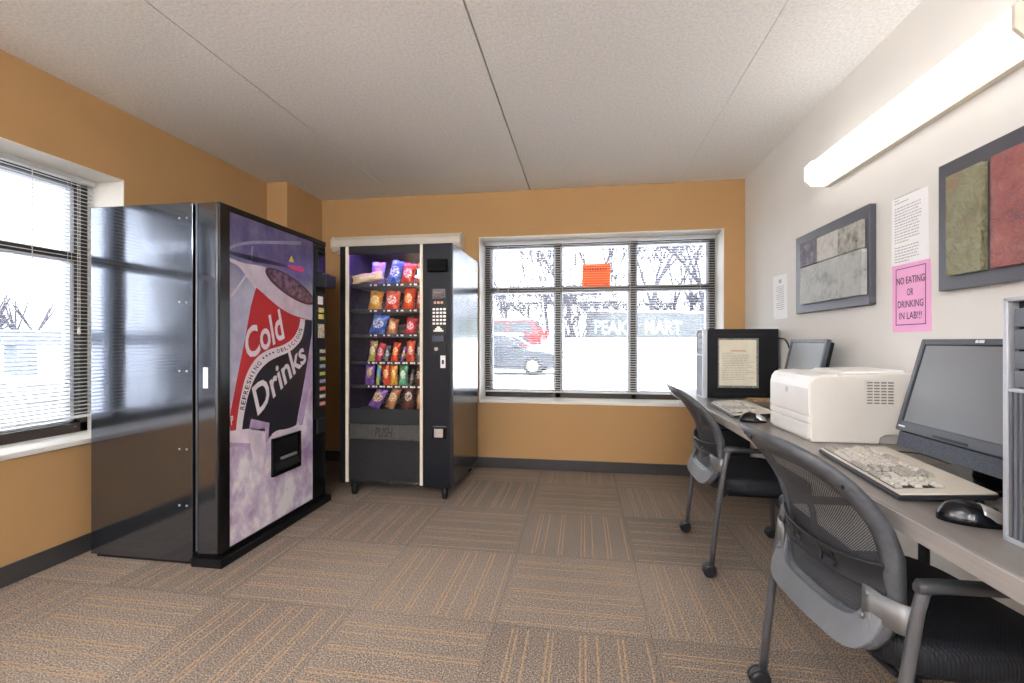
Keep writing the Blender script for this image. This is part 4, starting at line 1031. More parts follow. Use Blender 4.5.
# keyboards
M_kb = mat('keyboard_beige', (206, 198, 184), .45, var=.02); M_key = mat('key_beige', (196, 190, 178), .45, var=.02); M_keyd = mat('key_grey', (164, 158, 148), .45)
def make_keyboard(label, loc, rz):
    r = thing('keyboard', label, 'keyboard', loc, 'beige computer keyboards', rz)
    kw = dict(world=False); L, Dp = .50, .20     # local: width along y, front edge at -x
    T = Matrix.Rotation(-.09, 4, 'Y')
    tilt = lambda x: .012 + (x + Dp / 2) * .085
    def tz(x): return tilt(x)
    b = MB(); b.prism([(-Dp / 2, .002), (Dp / 2 - .01, .004 + .085 * Dp - .004), (Dp / 2, .010 + .085 * Dp), (Dp / 2 - .002, .0135 + .085 * Dp), (-Dp / 2 + .006, .0125), (-Dp / 2, .008)], lambda a, c, y: (a, y, c), -L / 2, L / 2)
    b.build('base', M_dark, r, bevel=.002, **kw)
    b = MB(); b.prism([(-Dp / 2 + .004, .0125), (Dp / 2 - .003, .012 + .085 * Dp), (Dp / 2 - .004, .0175 + .085 * Dp), (-Dp / 2 + .005, .0165)], lambda a, c, y: (a, y, c), -L / 2 + .003, L / 2 - .003)
    b.build('top_cover', M_kb, r, bevel=.002, **kw)
    b = MB()
    for s_ in (-1, 1): b.tube([(Dp / 2 - .03, s_ * (L / 2 - .03) - .012, .02), (Dp / 2 - .022, s_ * (L / 2 - .03) - .012, .001), (Dp / 2 - .022, s_ * (L / 2 - .03) + .012, .001), (Dp / 2 - .03, s_ * (L / 2 - .03) + .012, .02)], .003, 6)
    b.build('folding_foot', M_dark, r, **kw)
    def gap_shade(r0, r1, ya, yb, sh=0):
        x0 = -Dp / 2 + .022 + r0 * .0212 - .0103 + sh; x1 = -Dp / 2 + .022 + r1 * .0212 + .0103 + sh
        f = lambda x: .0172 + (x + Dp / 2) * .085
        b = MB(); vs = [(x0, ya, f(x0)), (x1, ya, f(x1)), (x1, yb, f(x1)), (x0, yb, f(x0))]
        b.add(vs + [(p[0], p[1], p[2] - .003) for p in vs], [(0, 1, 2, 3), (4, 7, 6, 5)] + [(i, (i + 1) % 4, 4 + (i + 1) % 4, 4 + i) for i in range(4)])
        b.build('key_gap_shade', mat('key_gap_shadow', (46, 43, 40), .7), r, **kw)  # dark plate, its colour stands for the shade between keys
    cache = {}
    def key(y, row, w, m):
        k = (round(w, 4), m.name)
        if k not in cache:
            b = MB(); d = .0172; h = .0085; ww = w - .0036; i_ = .0032
            vs = [(-d / 2, -ww / 2, 0), (d / 2, -ww / 2, 0), (d / 2, ww / 2, 0), (-d / 2, ww / 2, 0), (-d / 2 + i_ * .6, -ww / 2 + i_, h), (d / 2 - i_, -ww / 2 + i_, h), (d / 2 - i_, ww / 2 - i_, h), (-d / 2 + i_ * .6, ww / 2 - i_, h)]
            b.add(vs, [(0, 3, 2, 1), (4, 5, 6, 7), (0, 1, 5, 4), (1, 2, 6, 5), (2, 3, 7, 6), (3, 0, 4, 7)])
            o = b.build('key', m, r, bevel=.0006, seg=1, **kw); cache[k] = o
        else:
            o = cache[k].copy(); COL.objects.link(o)
        x = -Dp / 2 + .022 + row * .0212 + (.008 if row == 5 else 0)
        o.location = (x, y, .0173 + (x + Dp / 2) * .085); o.rotation_euler = (0, -.085, 0)
    u = .0196; yL = L / 2 - .012                 # left end of the keyboard is at +y (user sits at -x)
    lay = [[1.25, 1.25, 1.25, 6.25, 1.25, 1.25, 1.25, 1.25], [2.25] + [1] * 10 + [2.75], [1.75] + [1] * 11 + [2.25], [1.5] + [1] * 12 + [1.5], [1] * 13 + [2]]
    for rw, ks in enumerate(lay):
        y = yL
        for w in ks: key(y - w * u / 2, rw, w * u, M_keyd if w > 1.2 and w < 3 else M_key); y -= w * u
    gap_shade(0, 4, yL - 15 * u, yL)
    for q0, q1 in ((0, 1), (2.6 - .6, 5), (5.6, 9), (9, 9)): pass
    gap_shade(5, 5, yL - 14.2 * u, yL, .008)
    gap_shade(3, 5, yL - 18.4 * u, yL - 15.4 * u); gap_shade(0, 0, yL - 18.4 * u, yL - 15.4 * u); gap_shade(1, 1, yL - 17.4 * u, yL - 16.4 * u)
    gap_shade(0, 4, yL - 22.7 * u, yL - 18.7 * u)
    y = yL
    for i in range(13):
        key(y - u / 2, 5, u, M_keyd if i in (0, 5, 6, 7, 8) else M_key); y -= u * (1 if i not in (0, 4, 8) else 1.6)
    y1_ = yL - 15.4 * u
    for i in range(3):
        for rw in (3, 4, 5): key(y1_ - (i + .5) * u, rw, u, M_keyd)
        key(y1_ - (i + .5) * u, 0, u, M_keyd)
    key(y1_ - 1.5 * u, 1, u, M_keyd)
    y2_ = yL - 18.7 * u
    for i in range(4):
        for rw in (1, 2, 3, 4):
            if i == 3 and rw in (1, 3): continue
            key(y2_ - (i + .5) * u, rw, u, M_key)
    key(y2_ - u, 0, 2 * u, M_key); key(y2_ - 2.5 * u, 0, u, M_key); key(y2_ - 3.5 * u, 0, u, M_keyd)
    return r
kb = make_keyboard('beige keyboard on the desk in front of the nearest monitor', (.885, 1.475, DZ + .001), -.11)
kb2 = dup(kb); kb2.location = (.862, 2.69, DZ + .001); kb2.rotation_euler = (0, 0, -.04)
kb2['label'] = 'beige keyboard in front of the far tower by the window'

# mice
def make_mouse(label, loc, rz):
    r = thing('computer_mouse', label, 'mouse', loc, 'black computer mice', rz)
    kw = dict(world=False)
    def hf(x, y): return .038 * max(0, 1 - (abs(x + .008) / .060) ** 2.4) ** .7 * max(0, 1 - (abs(y) / .033) ** 2.6) ** .5
    b = MB(); n = 32
    rings = [1, 1.0, .97, .9, .78, .6, .4, .2, .01]
    for k, s_ in enumerate(rings):
        for i in range(n):
            t = 2 * PI * i / n
            x = .058 * s_ * math.cos(t); y = (.031 - .004 * math.cos(t)) * s_ * math.sin(t)
            hump = .037 * (1 - s_ ** 2.6) ** .6 * (1 - .25 * (x / .058)) if s_ < 1 else (0 if k == 0 else .006)
            b.v.append(Vector((x, y, max(.006 if k else 0, hump + .006 if k > 0 else 0))))
    for j in range(len(rings) - 1):
        for i in range(n):
            i2 = (i + 1) % n; b.f.append((j * n + i, j * n + i2, (j + 1) * n + i2, (j + 1) * n + i)); b.smooth.append(True)
    b.f.append(tuple(range(n))[::-1]); b.smooth.append(False)
    b.build('shell', M_blackgl, r, **kw)
    b = MB()
    def bf(u, v):
        y = (-.024 + .048 * v) ; x = .012 + .045 * u; s_ = min(.985, math.hypot(x / .058, y / .029))
        z = .037 * (1 - s_ ** 2.6) ** .6 * (1 - .25 * x / .058) + .0075
        return (x * (1 if s_ < .98 else .97), y, z)
    b.grid(lambda u, v: bf(u, v), 10, 10); b.build('button_cover', M_silver, r, solid=.0015, **kw)
    b = MB(); b.lathe([(.006, -.003), (.008, 0), (.006, .003)], (.034, 0, .030), 'y', 14); b.build('scroll_wheel', M_rub, r, **kw)
    return r
ms = make_mouse('black and silver mouse beside the nearest tower', (.822, 1.113, DZ + .001), -.35)
ms2 = dup(ms); pm = P(753, 420, 'z', DZ + .01); ms2.location = (pm.x, pm.y, DZ + .001); ms2.rotation_euler = (0, 0, -.3)
ms2['label'] = 'black and silver mouse between the printer and far keyboard'
# cords and flat things on the desk
def cord(label, pts, m=M_black, r=.0022):
    b = MB(); c = []
    for i in range(len(pts) - 1):
        p0 = Vector(pts[max(i - 1, 0)]); p1 = Vector(pts[i]); p2 = Vector(pts[i + 1]); p3 = Vector(pts[min(i + 2, len(pts) - 1)])
        for j in range(8):
            t = j / 8; c.append(.5 * ((2 * p1) + (p2 - p0) * t + (2 * p0 - 5 * p1 + 4 * p2 - p3) * t * t + (3 * p1 - p0 - 3 * p2 + p3) * t ** 3))
    c.append(Vector(pts[-1])); b.tube(c, r, 7); return tag(b.build('power_cord' if 'loop' in label else 'cable', m), label, 'cable')
zc = DZ + .004
g = lambda u, v: tuple(P(u, v, 'z', zc))
cord('thin black cable curving across the desk behind the near keyboard', [g(884, 451.5), g(900, 451.8), g(920, 454), g(936, 459), g(950, 464), (1.14, 1.5, zc)])
cord('black cable from the mouse by the near tower', [(.873, 1.094, zc), (.93, 1.09, zc), (1.0, 1.12, zc), (1.1, 1.16, zc), (1.28, 1.18, zc)])
cord('black cable arching behind the far tower', [(1.262, 3.36, 1.12), (1.295, 3.30, 1.15), (1.30, 3.18, 1.13), (1.28, 3.05, 1.0), (1.25, 3.0, .9), (1.26, 2.98, zc)], r=.004)
cord('white cable loop hanging under the desk', [(1.10, 3.16, .695), (1.10, 3.1, .45), (1.06, 3.04, .25), (1.12, 3.0, .19), (1.2, 3.0, .26), (1.22, 3.05, .5), (1.22, 3.12, .695)], M_cord, .004)
a = P(744, 398, 'z', DZ); c = P(785, 405, 'z', DZ)
b = MB(); b.box(a.x, c.x + .05, a.y - .19, a.y - .01, DZ + .001, DZ + .009); tag(b.build('magazine', m_art('magazine_cover', [(.3, (170, 70, 50)), (.5, (206, 176, 130)), (.65, (230, 200, 120))], 14, .05), bevel=.002), 'colourful magazine lying beside the far tower', 'magazine')
b = MB(); a = P(905, 452, 'z', DZ); b.box(.985, 1.29, 1.56, 1.80, DZ + .0005, DZ + .003)
tag(b.build('desk_shade', mat('desk_shade_grey', (112, 106, 98), .35), bevel=.001), 'thin grey shade patch lying between the printer and nearest monitor', 'mat')  # thin darker sheet painting the shade by the monitor base
# things on the window sill
b = MB(); b.box(.80, .965, 4.0, 4.055, WZ0 + .008, WZ0 + .026); tag(b.build('paper_stack', M_paper, bevel=.002), 'flat white box lying on the sill of back window', 'box')
b = MB(); b.box(.99, 1.12, 4.0, 4.06, WZ0 + .008, WZ0 + .02); tag(b.build('envelope', M_paper, bevel=.002), 'white envelope on the sill behind the far chair', 'envelope')

# ------------------------------------------------------------------ wall papers and art
def wallsheet(name, label, cat, uv, x, m, th=.001, kids=None):
    p = [P(u, v, 'x', x) for u, v in uv]
    b = MB(); n = len(p)
    b.add([(x, q.y, q.z) for q in p] + [(XR - .0003, q.y, q.z) for q in p], [tuple(range(n)), tuple(range(n, 2 * n))[::-1]] + [(i, (i + 1) % n, n + (i + 1) % n, n + i) for i in range(n)])
    return tag(b.build(name, m), label, cat)
wx = XR - .0015
w1 = wallsheet('notice', 'white printed notice taped above the pink sign', 'notice', [(892, 201), (928, 186), (929, 258.4), (891.4, 266.5)], wx, M_paper)
random.seed(5)
b = MB()
for i in range(22):
    z = 1.735 - .012 * i - (.01 if i > 2 else 0) - (.01 if i > 15 else 0); y = 2.175; ye = 2.02 - random.random() * -.02 if i not in (1, 2, 15, 21) else 2.09
    if i == 1: ye = 2.15
    while y > ye:
        w = .006 + random.random() * .014; b.box(wx - .0004, wx, max(y - w, ye), y, z, z + .0045); y -= w + .004
b.build('text_lines', M_ink, w1)
M_pink = mat('pink_paper', (240, 172, 216), .7, var=.02)
w2 = wallsheet('no_eating_sign', 'pink sign reading NO EATING OR DRINKING IN LAB', 'sign', [(892.3, 267), (930.6, 258.4), (931.3, 331), (892.6, 332.5)], wx, M_pink)
ya, yb_, za, zb_ = 2.168, 1.996, 1.198, 1.435
b = MB(); t = .003
b.box(wx - .0005, wx, yb_, ya, za, za + t); b.box(wx - .0005, wx, yb_, ya, zb_ - t, zb_); b.box(wx - .0005, wx, yb_, yb_ + t, za, zb_); b.box(wx - .0005, wx, ya - t, ya, za, zb_); b.build('border_line', M_inkblack, w2)
for txt, zc_, wd in (('NO EATING', 1.368, .160), ('OR', 1.318, .036), ('DRINKING', 1.27, .146), ('IN LAB!!!', 1.222, .128)):
    ym = (ya + yb_) / 2; h = .029
    q = [Vector((wx - .0006, ym + wd / 2, zc_)), Vector((wx - .0006, ym - wd / 2, zc_)), Vector((wx - .0006, ym - wd / 2, zc_ + h)), Vector((wx - .0006, ym + wd / 2, zc_ + h))]
    b = MB(); text_add(b, txt, bil(q), .004); b.build('sign_lettering', M_inkblack, w2, recalc=False)
w3 = wallsheet('notice', 'small white paper taped near the window corner', 'notice', [(772.9, 276.8), (786.7, 273.6), (787.4, 318), (773.8, 319.6)], wx, M_paper)
b = MB()
for i in range(12):
    z = 1.50 - i * .014; b.box(wx - .0004, wx, 3.26, 3.38 - (.03 if i % 4 == 3 else 0), z, z + .004)
b.box(wx - .0004, wx, 3.30, 3.34, 1.525, 1.55); b.build('text_lines', M_ink, w3)

M_fr = mat('slate_frame', (74, 75, 82), .45, var=.04); 
def D1(x, y): return (765 + x / 4.55, 180 + y / 4.55)
def slab(name, m, parent, uv, x0, x1, bev=.002):
    """slab from wall side x1 to room side x0 whose room face meets uv"""
    p = [P(u, v, 'x', x0) for u, v in uv]
    y0 = (p[0].y + p[3].y) / 2; y1 = (p[1].y + p[2].y) / 2; z1 = (p[0].z + p[1].z) / 2; z0_ = (p[2].z + p[3].z) / 2
    b = MB(); b.box(x0, x1, y1, y0, z0_, z1); return b.build(name, m, parent, bevel=bev)
xa = XR - .03
ar = thing('wall_art', 'abstract wall panel with four grey textured plates', 'wall art', (XR - .02, 2.7, 1.3), 'abstract wall art')
slab('backing', M_fr, ar, [D1(137, 265), D1(470, 115), D1(480, 568), D1(143, 608)], xa, XR - .001, .003)
slab('plate', m_art('plate_plum', [(.35, (70, 66, 78)), (.55, (110, 104, 118)), (.7, (170, 166, 176))], 22), ar, [D1(158, 290), D1(235, 262), D1(235, 375), D1(158, 400)], xa - .012, xa)
slab('plate', m_art('plate_white', [(.3, (150, 130, 112)), (.42, (190, 188, 180)), (.7, (214, 212, 206))], 20), ar, [D1(235, 262), D1(330, 228), D1(330, 343), D1(235, 375)], xa - .012, xa)
slab('plate', m_art('plate_grey', [(.35, (80, 80, 76)), (.5, (160, 158, 146)), (.7, (196, 192, 178))], 18), ar, [D1(330, 228), D1(443, 175), D1(443, 308), D1(330, 343)], xa - .012, xa)
slab('plate', m_art('plate_pale', [(.3, (104, 104, 100)), (.45, (160, 162, 158)), (.7, (178, 180, 174))], 8), ar, [D1(158, 405), D1(435, 312), D1(440, 522), D1(160, 567)], xa - .025, xa)
ar2 = thing('wall_art', 'large abstract wall panel with green and red textured plates', 'wall art', (XR - .02, 1.55, 1.3), 'abstract wall art')
b = MB(); p0 = P(938.3, 168.3, 'x', xa); p1 = P(938.7, 291.6, 'x', xa)
b.box(xa, XR - .001, p0.y - .80, p0.y, p1.z, p0.z + .004); b.build('backing', M_fr, ar2, bevel=.003)
slab('plate', m_art('plate_green', [(.3, (150, 108, 74)), (.42, (126, 122, 92)), (.6, (142, 140, 110)), (.75, (112, 112, 80))], 9, 1.6), ar2, [(945.1, 177.3), (980.5, 161.9), (980.5, 270.7), (945.8, 275.8)], xa - .022, xa)
p0 = P(990.2, 157, 'x', xa - .022); p1 = P(990.2, 268.7, 'x', xa - .022)
b = MB(); b.box(xa - .022, xa, p0.y - .28, p0.y, p1.z, p0.z); b.build('plate', m_art('plate_red', [(.3, (92, 66, 70)), (.42, (142, 80, 78)), (.6, (158, 98, 90)), (.75, (120, 82, 86))], 7, 1.6), ar2, bevel=.002)
b = MB(); b.box(xa - .022, xa, p0.y - .53, p0.y - .32, p1.z, p0.z); b.build('plate', MATS.get('x') or m_art('plate_olive', [(.3, (120, 116, 84)), (.7, (160, 150, 110))], 9), ar2, bevel=.002)
# orange notice on the window
a = P(582, 264, 'y', 4.235); c = P(610.4, 286.8, 'y', 4.235)
b = MB(); b.box(a.x, c.x, 4.2405, 4.2418, c.z, a.z); 
def m_orange():
    k = NT('orange_paper'); k.b.inputs['Base Color'].default_value = rgb(255, 150, 64)
    tl = k.n('ShaderNodeBsdfTranslucent'); tl.inputs[0].default_value = rgb(255, 138, 60); mx = k.n('ShaderNodeMixShader'); mx.inputs[0].default_value = .5
    k.l(k.b.outputs[0], mx.inputs[1]); k.l(tl.outputs[0], mx.inputs[2]); k.l(mx.outputs[0], k.out.inputs[0]); return k.m
on = tag(b.build('orange_notice', m_orange()), 'bright orange notice stuck behind the blind in back window', 'notice')
b = MB()
for i in range(9): b.box(a.x + .02 + i * .0235, a.x + .036 + i * .0235, 4.240, 4.2405, a.z - .065, a.z - .042)
b.box(a.x + .02, a.x + .045, 4.240, 4.2405, c.z + .02, c.z + .03); b.box(c.x - .05, c.x - .02, 4.240, 4.2405, c.z + .02, c.z + .03)
b.build('notice_text', mat('brown_ink', (170, 60, 20), .6), on)

# ------------------------------------------------------------------ outside
M_snow = mat('snow', (238, 240, 246), .8, var=.02, vscale=.6)
def gz(x, y):
    d = math.hypot(x, y); s_ = max(0, min(1, (d - 19) / 9)); s_ = s_ * s_ * (3 - 2 * s_)
    return -.06 + 1.42 * s_ + .02 * math.sin(x * 1.3) * math.cos(y * .9) + max(0, d - 30) * .03
b = MB()
b.grid(lambda u, v: (lambda x, y: (x, y, gz(x, y)))(-45 + 80 * u, 4.45 + 60 * v), 80, 70)
b.grid(lambda u, v: (lambda x, y: (x, y, gz(x, y)))(-45 + 41.9 * u, -30 + 34.45 * v), 40, 34)
g_ = b.build('ground', M_snow, recalc=True, world=True); struct(g_, 'snow covered parking ground')
g_.data.flip_normals() if g_.data.polygons[0].normal.z < 0 else None

M_bark = mat('frosted_bark', (70, 68, 80), .85, var=.15, vscale=12)
def tree(label, x, y, h, seed, spread=.5, cat='tree', name='bare_tree', stems=1, lean=0.):
    random.seed(seed); b = MB(); z0 = gz(x, y) - .15; cnt = [0]
    def br(p, d, L, r, lv):
        if cnt[0] > 520: return
        cnt[0] += 1
        n = 3; pts = [p]; q = p; dd = d.copy()
        for i in range(n):
            dd = (dd + Vector((random.uniform(-.16, .16), random.uniform(-.16, .16), random.uniform(-.03, .1)))).normalized(); q = q + dd * L / n; pts.append(q)
        b.tube(pts, [r, r * .85, r * .7, r * .55], 4 if lv > 1 else 6, cap=False)
        if lv >= 5: return
        k = 3 if lv < 4 else 2
        for i in range(k):
            t = random.uniform(.45, 1); src = pts[2] if t < .7 else pts[3]
            a = random.uniform(0, 2 * PI); s_ = random.uniform(.45, 1) * spread
            nd = (dd + Vector((math.cos(a) * s_ * 1.3, math.sin(a) * s_ * 1.3, random.uniform(-.1, .35)))).normalized()
            br(src, nd, L * random.uniform(.6, .85), max(r * .55, .026), lv + 1)
    for s_ in range(stems):
        a = random.uniform(0, 2 * PI) if stems > 1 else 0; o = .25 if stems > 1 else 0
        br(Vector((x + math.cos(a) * o, y + math.sin(a) * o, z0)), Vector((lean + (math.cos(a) * .45 if stems > 1 else 0), math.sin(a) * .3 if stems > 1 else 0, 1)).normalized(), h * .34, h * .018, 0 if stems == 1 else 1)
    return tag(b.build(name, M_bark, recalc=False), label, cat, 'bare trees outside')
def at(u, dist):
    a = (u - 512) / FPX; return (Fd[0] + Rt[0] * a) * dist, (Fd[1] + Rt[1] * a) * dist
TR = [(508, 36, 9.5, 'slender bare tree seen through the left lights of back window'), (530, 33, 8.5, 'bare tree with dense twigs above the parked cars'),
      (548, 38, 10.5, 'bare tree just left of the first window mullion'), (572, 33, 10, 'bushy bare tree above the left end of the concrete wall'),
      (596, 40, 13, 'tall bare tree behind the orange notice'), (622, 36, 9, 'bare tree left of the second window mullion'),
      (647, 31, 12, 'thick trunked tree just right of the second window mullion'), (656, 33, 11, 'forked tree rising behind the painted letters'),
      (674, 38, 11, 'slim bare tree in the right hand window light'), (704, 34, 12, 'bare tree at the right edge of back window'), (690, 42, 13, 'distant bare tree behind the right hand ones')]
for i, (u, d, h, lb) in enumerate(TR):
    x, y = at(u, d); tree(lb, x, y, h, 40 + i, .55, lean=random.uniform(-.1, .1))
BU = [(500, 30, 'low bare shrub behind the red car'), (540, 31, 'bare shrub right of the red car'), (566, 28.5, 'bare shrub at the foot of the snow bank'), (580, 27.5, 'many stemmed shrub at the left end of the concrete wall'),
      (605, 36, 'shrub showing over the concrete wall, leftmost'), (626, 36, 'shrub showing over the concrete wall by the second mullion'), (668, 36, 'shrub showing over the concrete wall under the forked tree'), (695, 36, 'shrub showing over the concrete wall, rightmost')]
for i, (u, d, lb) in enumerate(BU):
    x, y = at(u, d); tree(lb, x, y, 4.2, 80 + i, .8, 'shrub', 'bare_bush', stems=5)
# concrete wall with painted letters
xw0, yw0 = at(586, 29.5); xw1, yw1 = at(742, 25.5)
dv = Vector((xw1 - xw0, yw1 - yw0, 0)); Lw = dv.length; dv.normalize(); nv = Vector((dv.y, -dv.x, 0))
zt0 = CH + (341.5 - 311.5) * 29.5 / FPX; zt1 = CH + (341.5 - 314) * 25.5 / FPX
rw = thing('retaining_wall', 'long grey concrete wall across the snowy yard with painted letters', 'retaining wall', (xw0, yw0, 1.0))
O = Vector((xw0, yw0, 0))
b = MB(); pr_ = [O, O + dv * Lw]; vs = []
for q, zt in ((O, zt0), (O + dv * Lw, zt1)):
    for o_ in (0, .3): vs += [(q - nv * o_) + Vector((0, 0, .3)), (q - nv * o_) + Vector((0, 0, zt))]
b.add(vs, [(0, 4, 5, 1), (2, 3, 7, 6), (1, 5, 7, 3), (0, 1, 3, 2), (4, 6, 7, 5), (0, 2, 6, 4)])
b.build('concrete', mat('grey_concrete', (94, 98, 102), .85, var=.06, vscale=2), rw)
b = MB(); vs = []
for q, zt in ((O, zt0), (O + dv * Lw, zt1)):
    for o_ in (-.05, .35): vs += [(q - nv * o_) + Vector((0, 0, zt)), (q - nv * o_) + Vector((0, 0, zt + .12))]
b.add(vs, [(0, 4, 5, 1), (2, 3, 7, 6), (1, 5, 7, 3), (0, 1, 3, 2), (4, 6, 7, 5), (0, 2, 6, 4)]); b.build('snow_cap', M_snow, rw, bevel=.03)
def wallpt(u, v):
    a = (u - 512) / FPX; D_ = Vector((Fd[0] + Rt[0] * a, Fd[1] + Rt[1] * a, (341.5 - v) / FPX)); o_ = Vector((0, 0, CH))
    t_ = (O + nv * .01 - o_).dot(nv) / D_.dot(nv); return o_ + D_ * t_
for txt, u0, u1, m in (('PEAK', 594.5, 628.5, mat('pale_blue_letters', (150, 164, 190), .6)), ('MART', 645, 682, mat('pale_lime_letters', (168, 182, 136), .6))):
    b = MB(); text_add(b, txt, bil([wallpt(u0, 333.5), wallpt(u1, 335), wallpt(u1, 321), wallpt(u0, 319.5)]), .03); b.build('painted_letters', m, rw, recalc=False)

# cars
def car(name, label, u, dist, m_body, kind, ang, L=4.7, snow=True):
    x, y = at(u, dist); r = thing(name, label, 'car', (x, y, gz(x, y) + .02), 'cars parked in the snow', ang)
    kw = dict(world=False); W = .88
    if kind == 'sedan':
        low = [(-L / 2, .35), (-L / 2 + .05, .82), (-L / 2 + .9, .94), (L / 2 - 1.35, .93), (L / 2 - .25, .78), (L / 2, .60), (L / 2 - .02, .30), (-L / 2 + .1, .26)]
        cab = [(-L / 2 + .75, .92), (-L / 2 + 1.35, 1.36), (-.1, 1.43), (.35, 1.38), (1.15, .92)]; H = 1.43
    else:
        low = [(-L / 2, .45), (-L / 2 + .03, 1.0), (L / 2 - 1.3, 1.03), (L / 2 - .15, .92), (L / 2, .6), (L / 2 - .02, .36), (-L / 2 + .1, .36)]
        cab = [(-L / 2 + .08, 1.0), (-L / 2 + .45, 1.66), (.2, 1.70), (.55, 1.64), (1.15, 1.02)]; H = 1.7
    b = MB(); b.prism(low, lambda a, c, y_: (a, y_, c), -W, W); b.build('body', m_body, r, bevel=.07, seg=3, **kw)
    b = MB()
    vs = []
    for sg in (-1, 1):
        for a, c in cab: vs.append((a, sg * (W - .04 - (c - .9) * .32), c))
    n = len(cab); b.add(vs, [tuple(range(n)), tuple(range(n, 2 * n))[::-1]] + [(i, (i + 1) % n, n + (i + 1) % n, n + i) for i in range(n)])
    b.build('cabin', m_body, r, bevel=.04, seg=2, **kw)
    M_win = mat('car_glass', (46, 54, 66), .1, spec=.8)
    for sg in (-1, 1):
        x0_, x1_ = cab[1][0], cab[3][0]; zt = H - .09; zb_ = .98 if kind == 'sedan' else 1.08
        def wp(a, c): return (a, sg * (W - .035 - (c - .9) * .32 + .004), c)
        xm = (x0_ + x1_) / 2
        back = cab[0][0] + .42 if kind == 'sedan' else cab[0][0] + .3
        for q in ([(back, zb_), (x0_ + .15, zt), (xm - .05, zt), (xm - .05, zb_)], [(xm + .05, zb_), (xm + .05, zt), (x1_ - .05, zt - .03), (1.0 - .05, zb_)]):
            b = MB(); b.add([wp(*p) for p in q] + [(p[0], wp(*p)[1] - sg * .01, p[1]) for p in q], [(0, 1, 2, 3), (4, 7, 6, 5)] + [(i, (i + 1) % 4, 4 + (i + 1) % 4, 4 + i) for i in range(4)]); b.build('side_window', M_win, r, **kw)
        b = MB(); b.box(.78, .95, sg * (W - .02), sg * (W + .14), .98, 1.10); b.build('mirror', m_body, r, bevel=.02, **kw)
    def scr(a0, a1, nm, mm):
        b = MB(); w0, w1 = W - .12 - (a0[1] - .9) * .32, W - .12 - (a1[1] - .9) * .32
        n_ = Vector((a1[1] - a0[1], 0, -(a1[0] - a0[0]))).normalized() * (.012 if a0[0] > 0 else -.012)
        n_ = Vector((abs(n_.x) if a0[0] > 0 else -abs(n_.x), 0, abs(n_.z)))
        b.add([Vector((a0[0], -w0, a0[1])) + n_, Vector((a0[0], w0, a0[1])) + n_, Vector((a1[0], w1, a1[1])) + n_, Vector((a1[0], -w1, a1[1])) + n_], [(0, 1, 2, 3)]); b.build(nm, mm, r, solid=.01, **kw)
    scr((cab[-1][0] - .08, cab[-1][1] + .06), (cab[-2][0] + .05, cab[-2][1] - .02), 'windscreen', M_win)
    scr((cab[0][0] + .08, cab[0][1] + .07), (cab[1][0] - .03, cab[1][1] - .05), 'rear_window', M_win)
    for wx_ in (-L / 2 + .85, L / 2 - .9):
        for sg in (-1, 1):
            b = MB(); b.lathe([(.20, -.02), (.31, -.015), (.33, .03), (.33, .18), (.31, .2)], (wx_, sg * (W + .01) - (0 if sg < 0 else .2), .33), 'y', 24); wh = b.build('wheel', M_rub, r, **kw)
            b = MB(); b.lathe([(.2, 0), (.16, .012), (.05, .004)], (wx_, sg * (W + .032), .33), 'y', 20); b.build('hubcap', M_silver, wh, **kw)
    for sg in (-1, 1):
        b = MB(); b.box(L / 2 - .12, L / 2 - .0, sg * (W - .35), sg * (W - .05), .58, .72); b.build('headlight', M_silver, r, bevel=.02, **kw)
        b = MB(); b.box(-L / 2 - .02, -L / 2 + .12, sg * (W - .25), sg * (W - .01), .7 if kind == 'sedan' else .85, .84 if kind == 'sedan' else 1.2); b.build('tail_light', mat('tail_red', (190, 30, 34), .3), r, bevel=.02, **kw)
    if snow:
        b = MB(); 
        b.prism([(cab[1][0] - .1, H - .02), (cab[1][0] + .05, H + .07), (cab[3][0] - .05, H + .06), (cab[3][0] + .1, H - .05)], lambda a, c, y_: (a, y_, c), -W + .24, W - .24); b.build('roof_snow', M_snow, r, bevel=.04, **kw)
        if kind == 'sedan':
            b = MB(); b.prism([(1.2, .90), (1.25, .98), (L / 2 - .35, .86), (L / 2 - .25, .78)], lambda a, c, y_: (a, y_, c), -W + .15, W - .15); b.build('hood_snow', M_snow, r, bevel=.03, **kw)
    return r
car('sedan', 'dark blue grey sedan parked nearest the back window', 498, 17.0, mat('dark_car_paint', (44, 50, 62), .25, coat=.6), 'sedan', -.05)
car('sedan', 'white snow covered car between the dark and red cars', 512, 20.0, mat('white_car_paint', (150, 156, 166), .3, coat=.5), 'sedan', -.12, snow=True)
car('station_wagon', 'red wagon parked behind the dark sedan', 498, 22.6, mat('red_car_paint', (150, 30, 42), .3, coat=.5), 'suv', PI - .1, snow=True)
# fence and box outside the left window
M_tim = mat('weathered_timber', (112, 118, 134), .8, var=.08, vscale=20)
tf = thing('timber_rail', 'grey timber post and beam rail outside the left window', 'rail', (-6.5, 3.6, 0))
b = MB(); b.box(-6.6, -6.45, -2.5, 5.4, 1.085, 1.265); b.build('beam', M_tim, tf, bevel=.01)
for u, nm in ((22, 0), (-120, 1)):
    p = P(u, 400, 'x', -6.5); b = MB(); b.box(-6.62, -6.42, p.y - .1, p.y + .1, -.1, 1.085); b.build('post', M_tim, tf, bevel=.01)
a = P(28, 380, 'x', -5.6); c = P(62, 380, 'x', -5.6)
cr = thing('storage_box', 'pale slatted box with snow on top outside left window', 'box', (-5.9, (a.y + c.y) / 2, 0))
b = MB()
for i in range(7): b.box(-5.62, -5.6, a.y, c.y, .02 + i * .095, .1 + i * .095)
b.box(-6.2, -5.625, a.y, c.y, -.05, .68); b.build('body', mat('pale_crate', (170, 176, 190), .7, var=.06), cr)
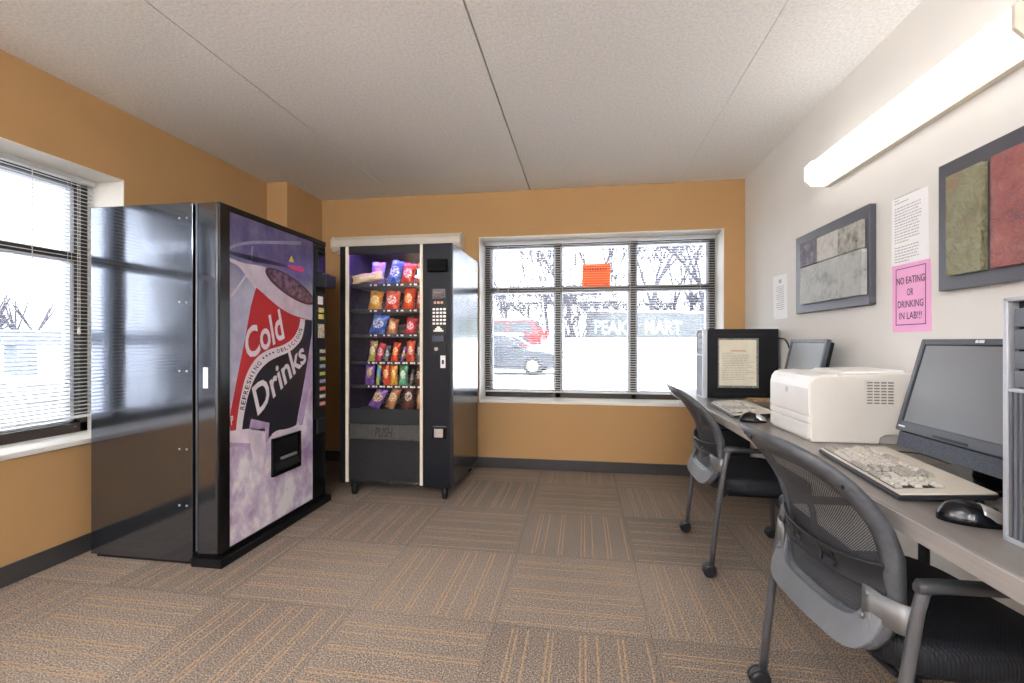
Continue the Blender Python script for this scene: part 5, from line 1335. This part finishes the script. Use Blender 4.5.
b = MB(); b.box(-6.22, -5.58, a.y - .02, c.y + .02, .68, .76); b.build('snow_cap', M_snow, cr, bevel=.03)
b = MB(); random.seed(11)
for i in range(260):
    y = random.uniform(-14, 22); x = -34 + random.uniform(-2.5, 2.5); z0_ = gz(x, y) - .1; h = random.uniform(1.0, 2.4)
    for k in range(6):
        a_ = random.uniform(0, 2 * PI); b.tube([(x, y, z0_), (x + math.cos(a_) * .5, y + math.sin(a_) * .8, z0_ + h * .6), (x + math.cos(a_) * .8, y + math.sin(a_) * 1.2, z0_ + h)], [.06, .05, .02], 4, cap=False)
tag(b.build('distant_brush', M_bark, recalc=False), 'distant band of bare brush beyond the snowy ground at left', 'brush', None, 'stuff')

# ------------------------------------------------------------------ world, light, camera
w = bpy.data.worlds.new('overcast'); SC.world = w; w.use_nodes = True
nt = w.node_tree; bg = nt.nodes['Background']
tc = nt.nodes.new('ShaderNodeTexCoord'); sp_ = nt.nodes.new('ShaderNodeSeparateXYZ'); nt.links.new(tc.outputs['Generated'], sp_.inputs[0])
rp = nt.nodes.new('ShaderNodeValToRGB'); rp.color_ramp.elements[0].position = .45; rp.color_ramp.elements[0].color = (.94, .96, 1, 1)
rp.color_ramp.elements[1].position = .8; rp.color_ramp.elements[1].color = (1, 1, 1, 1)
nt.links.new(sp_.outputs[2], rp.inputs[0]); nt.links.new(rp.outputs[0], bg.inputs[0])
bg.inputs[1].default_value = 3.2

cam = bpy.data.cameras.new('camera'); co = bpy.data.objects.new('camera', cam); COL.objects.link(co)
cam.sensor_width = 36; cam.lens = 36 * FPX / 1024; cam.clip_start = .03; cam.clip_end = 300
co.location = (0, 0, CH); co.rotation_euler = (PI / 2, 0, YAW)
SC.camera = co
SC.view_settings.view_transform = 'Standard'; SC.view_settings.look = 'None'; SC.view_settings.gamma = 1
SC.view_settings.use_curve_mapping = False; SC.view_settings.exposure = 1.57
cy = SC.cycles
cy.max_bounces = 10; cy.diffuse_bounces = 6; cy.glossy_bounces = 4; cy.transparent_max_bounces = 24; cy.sample_clamp_indirect = 6
cy.use_denoising = True
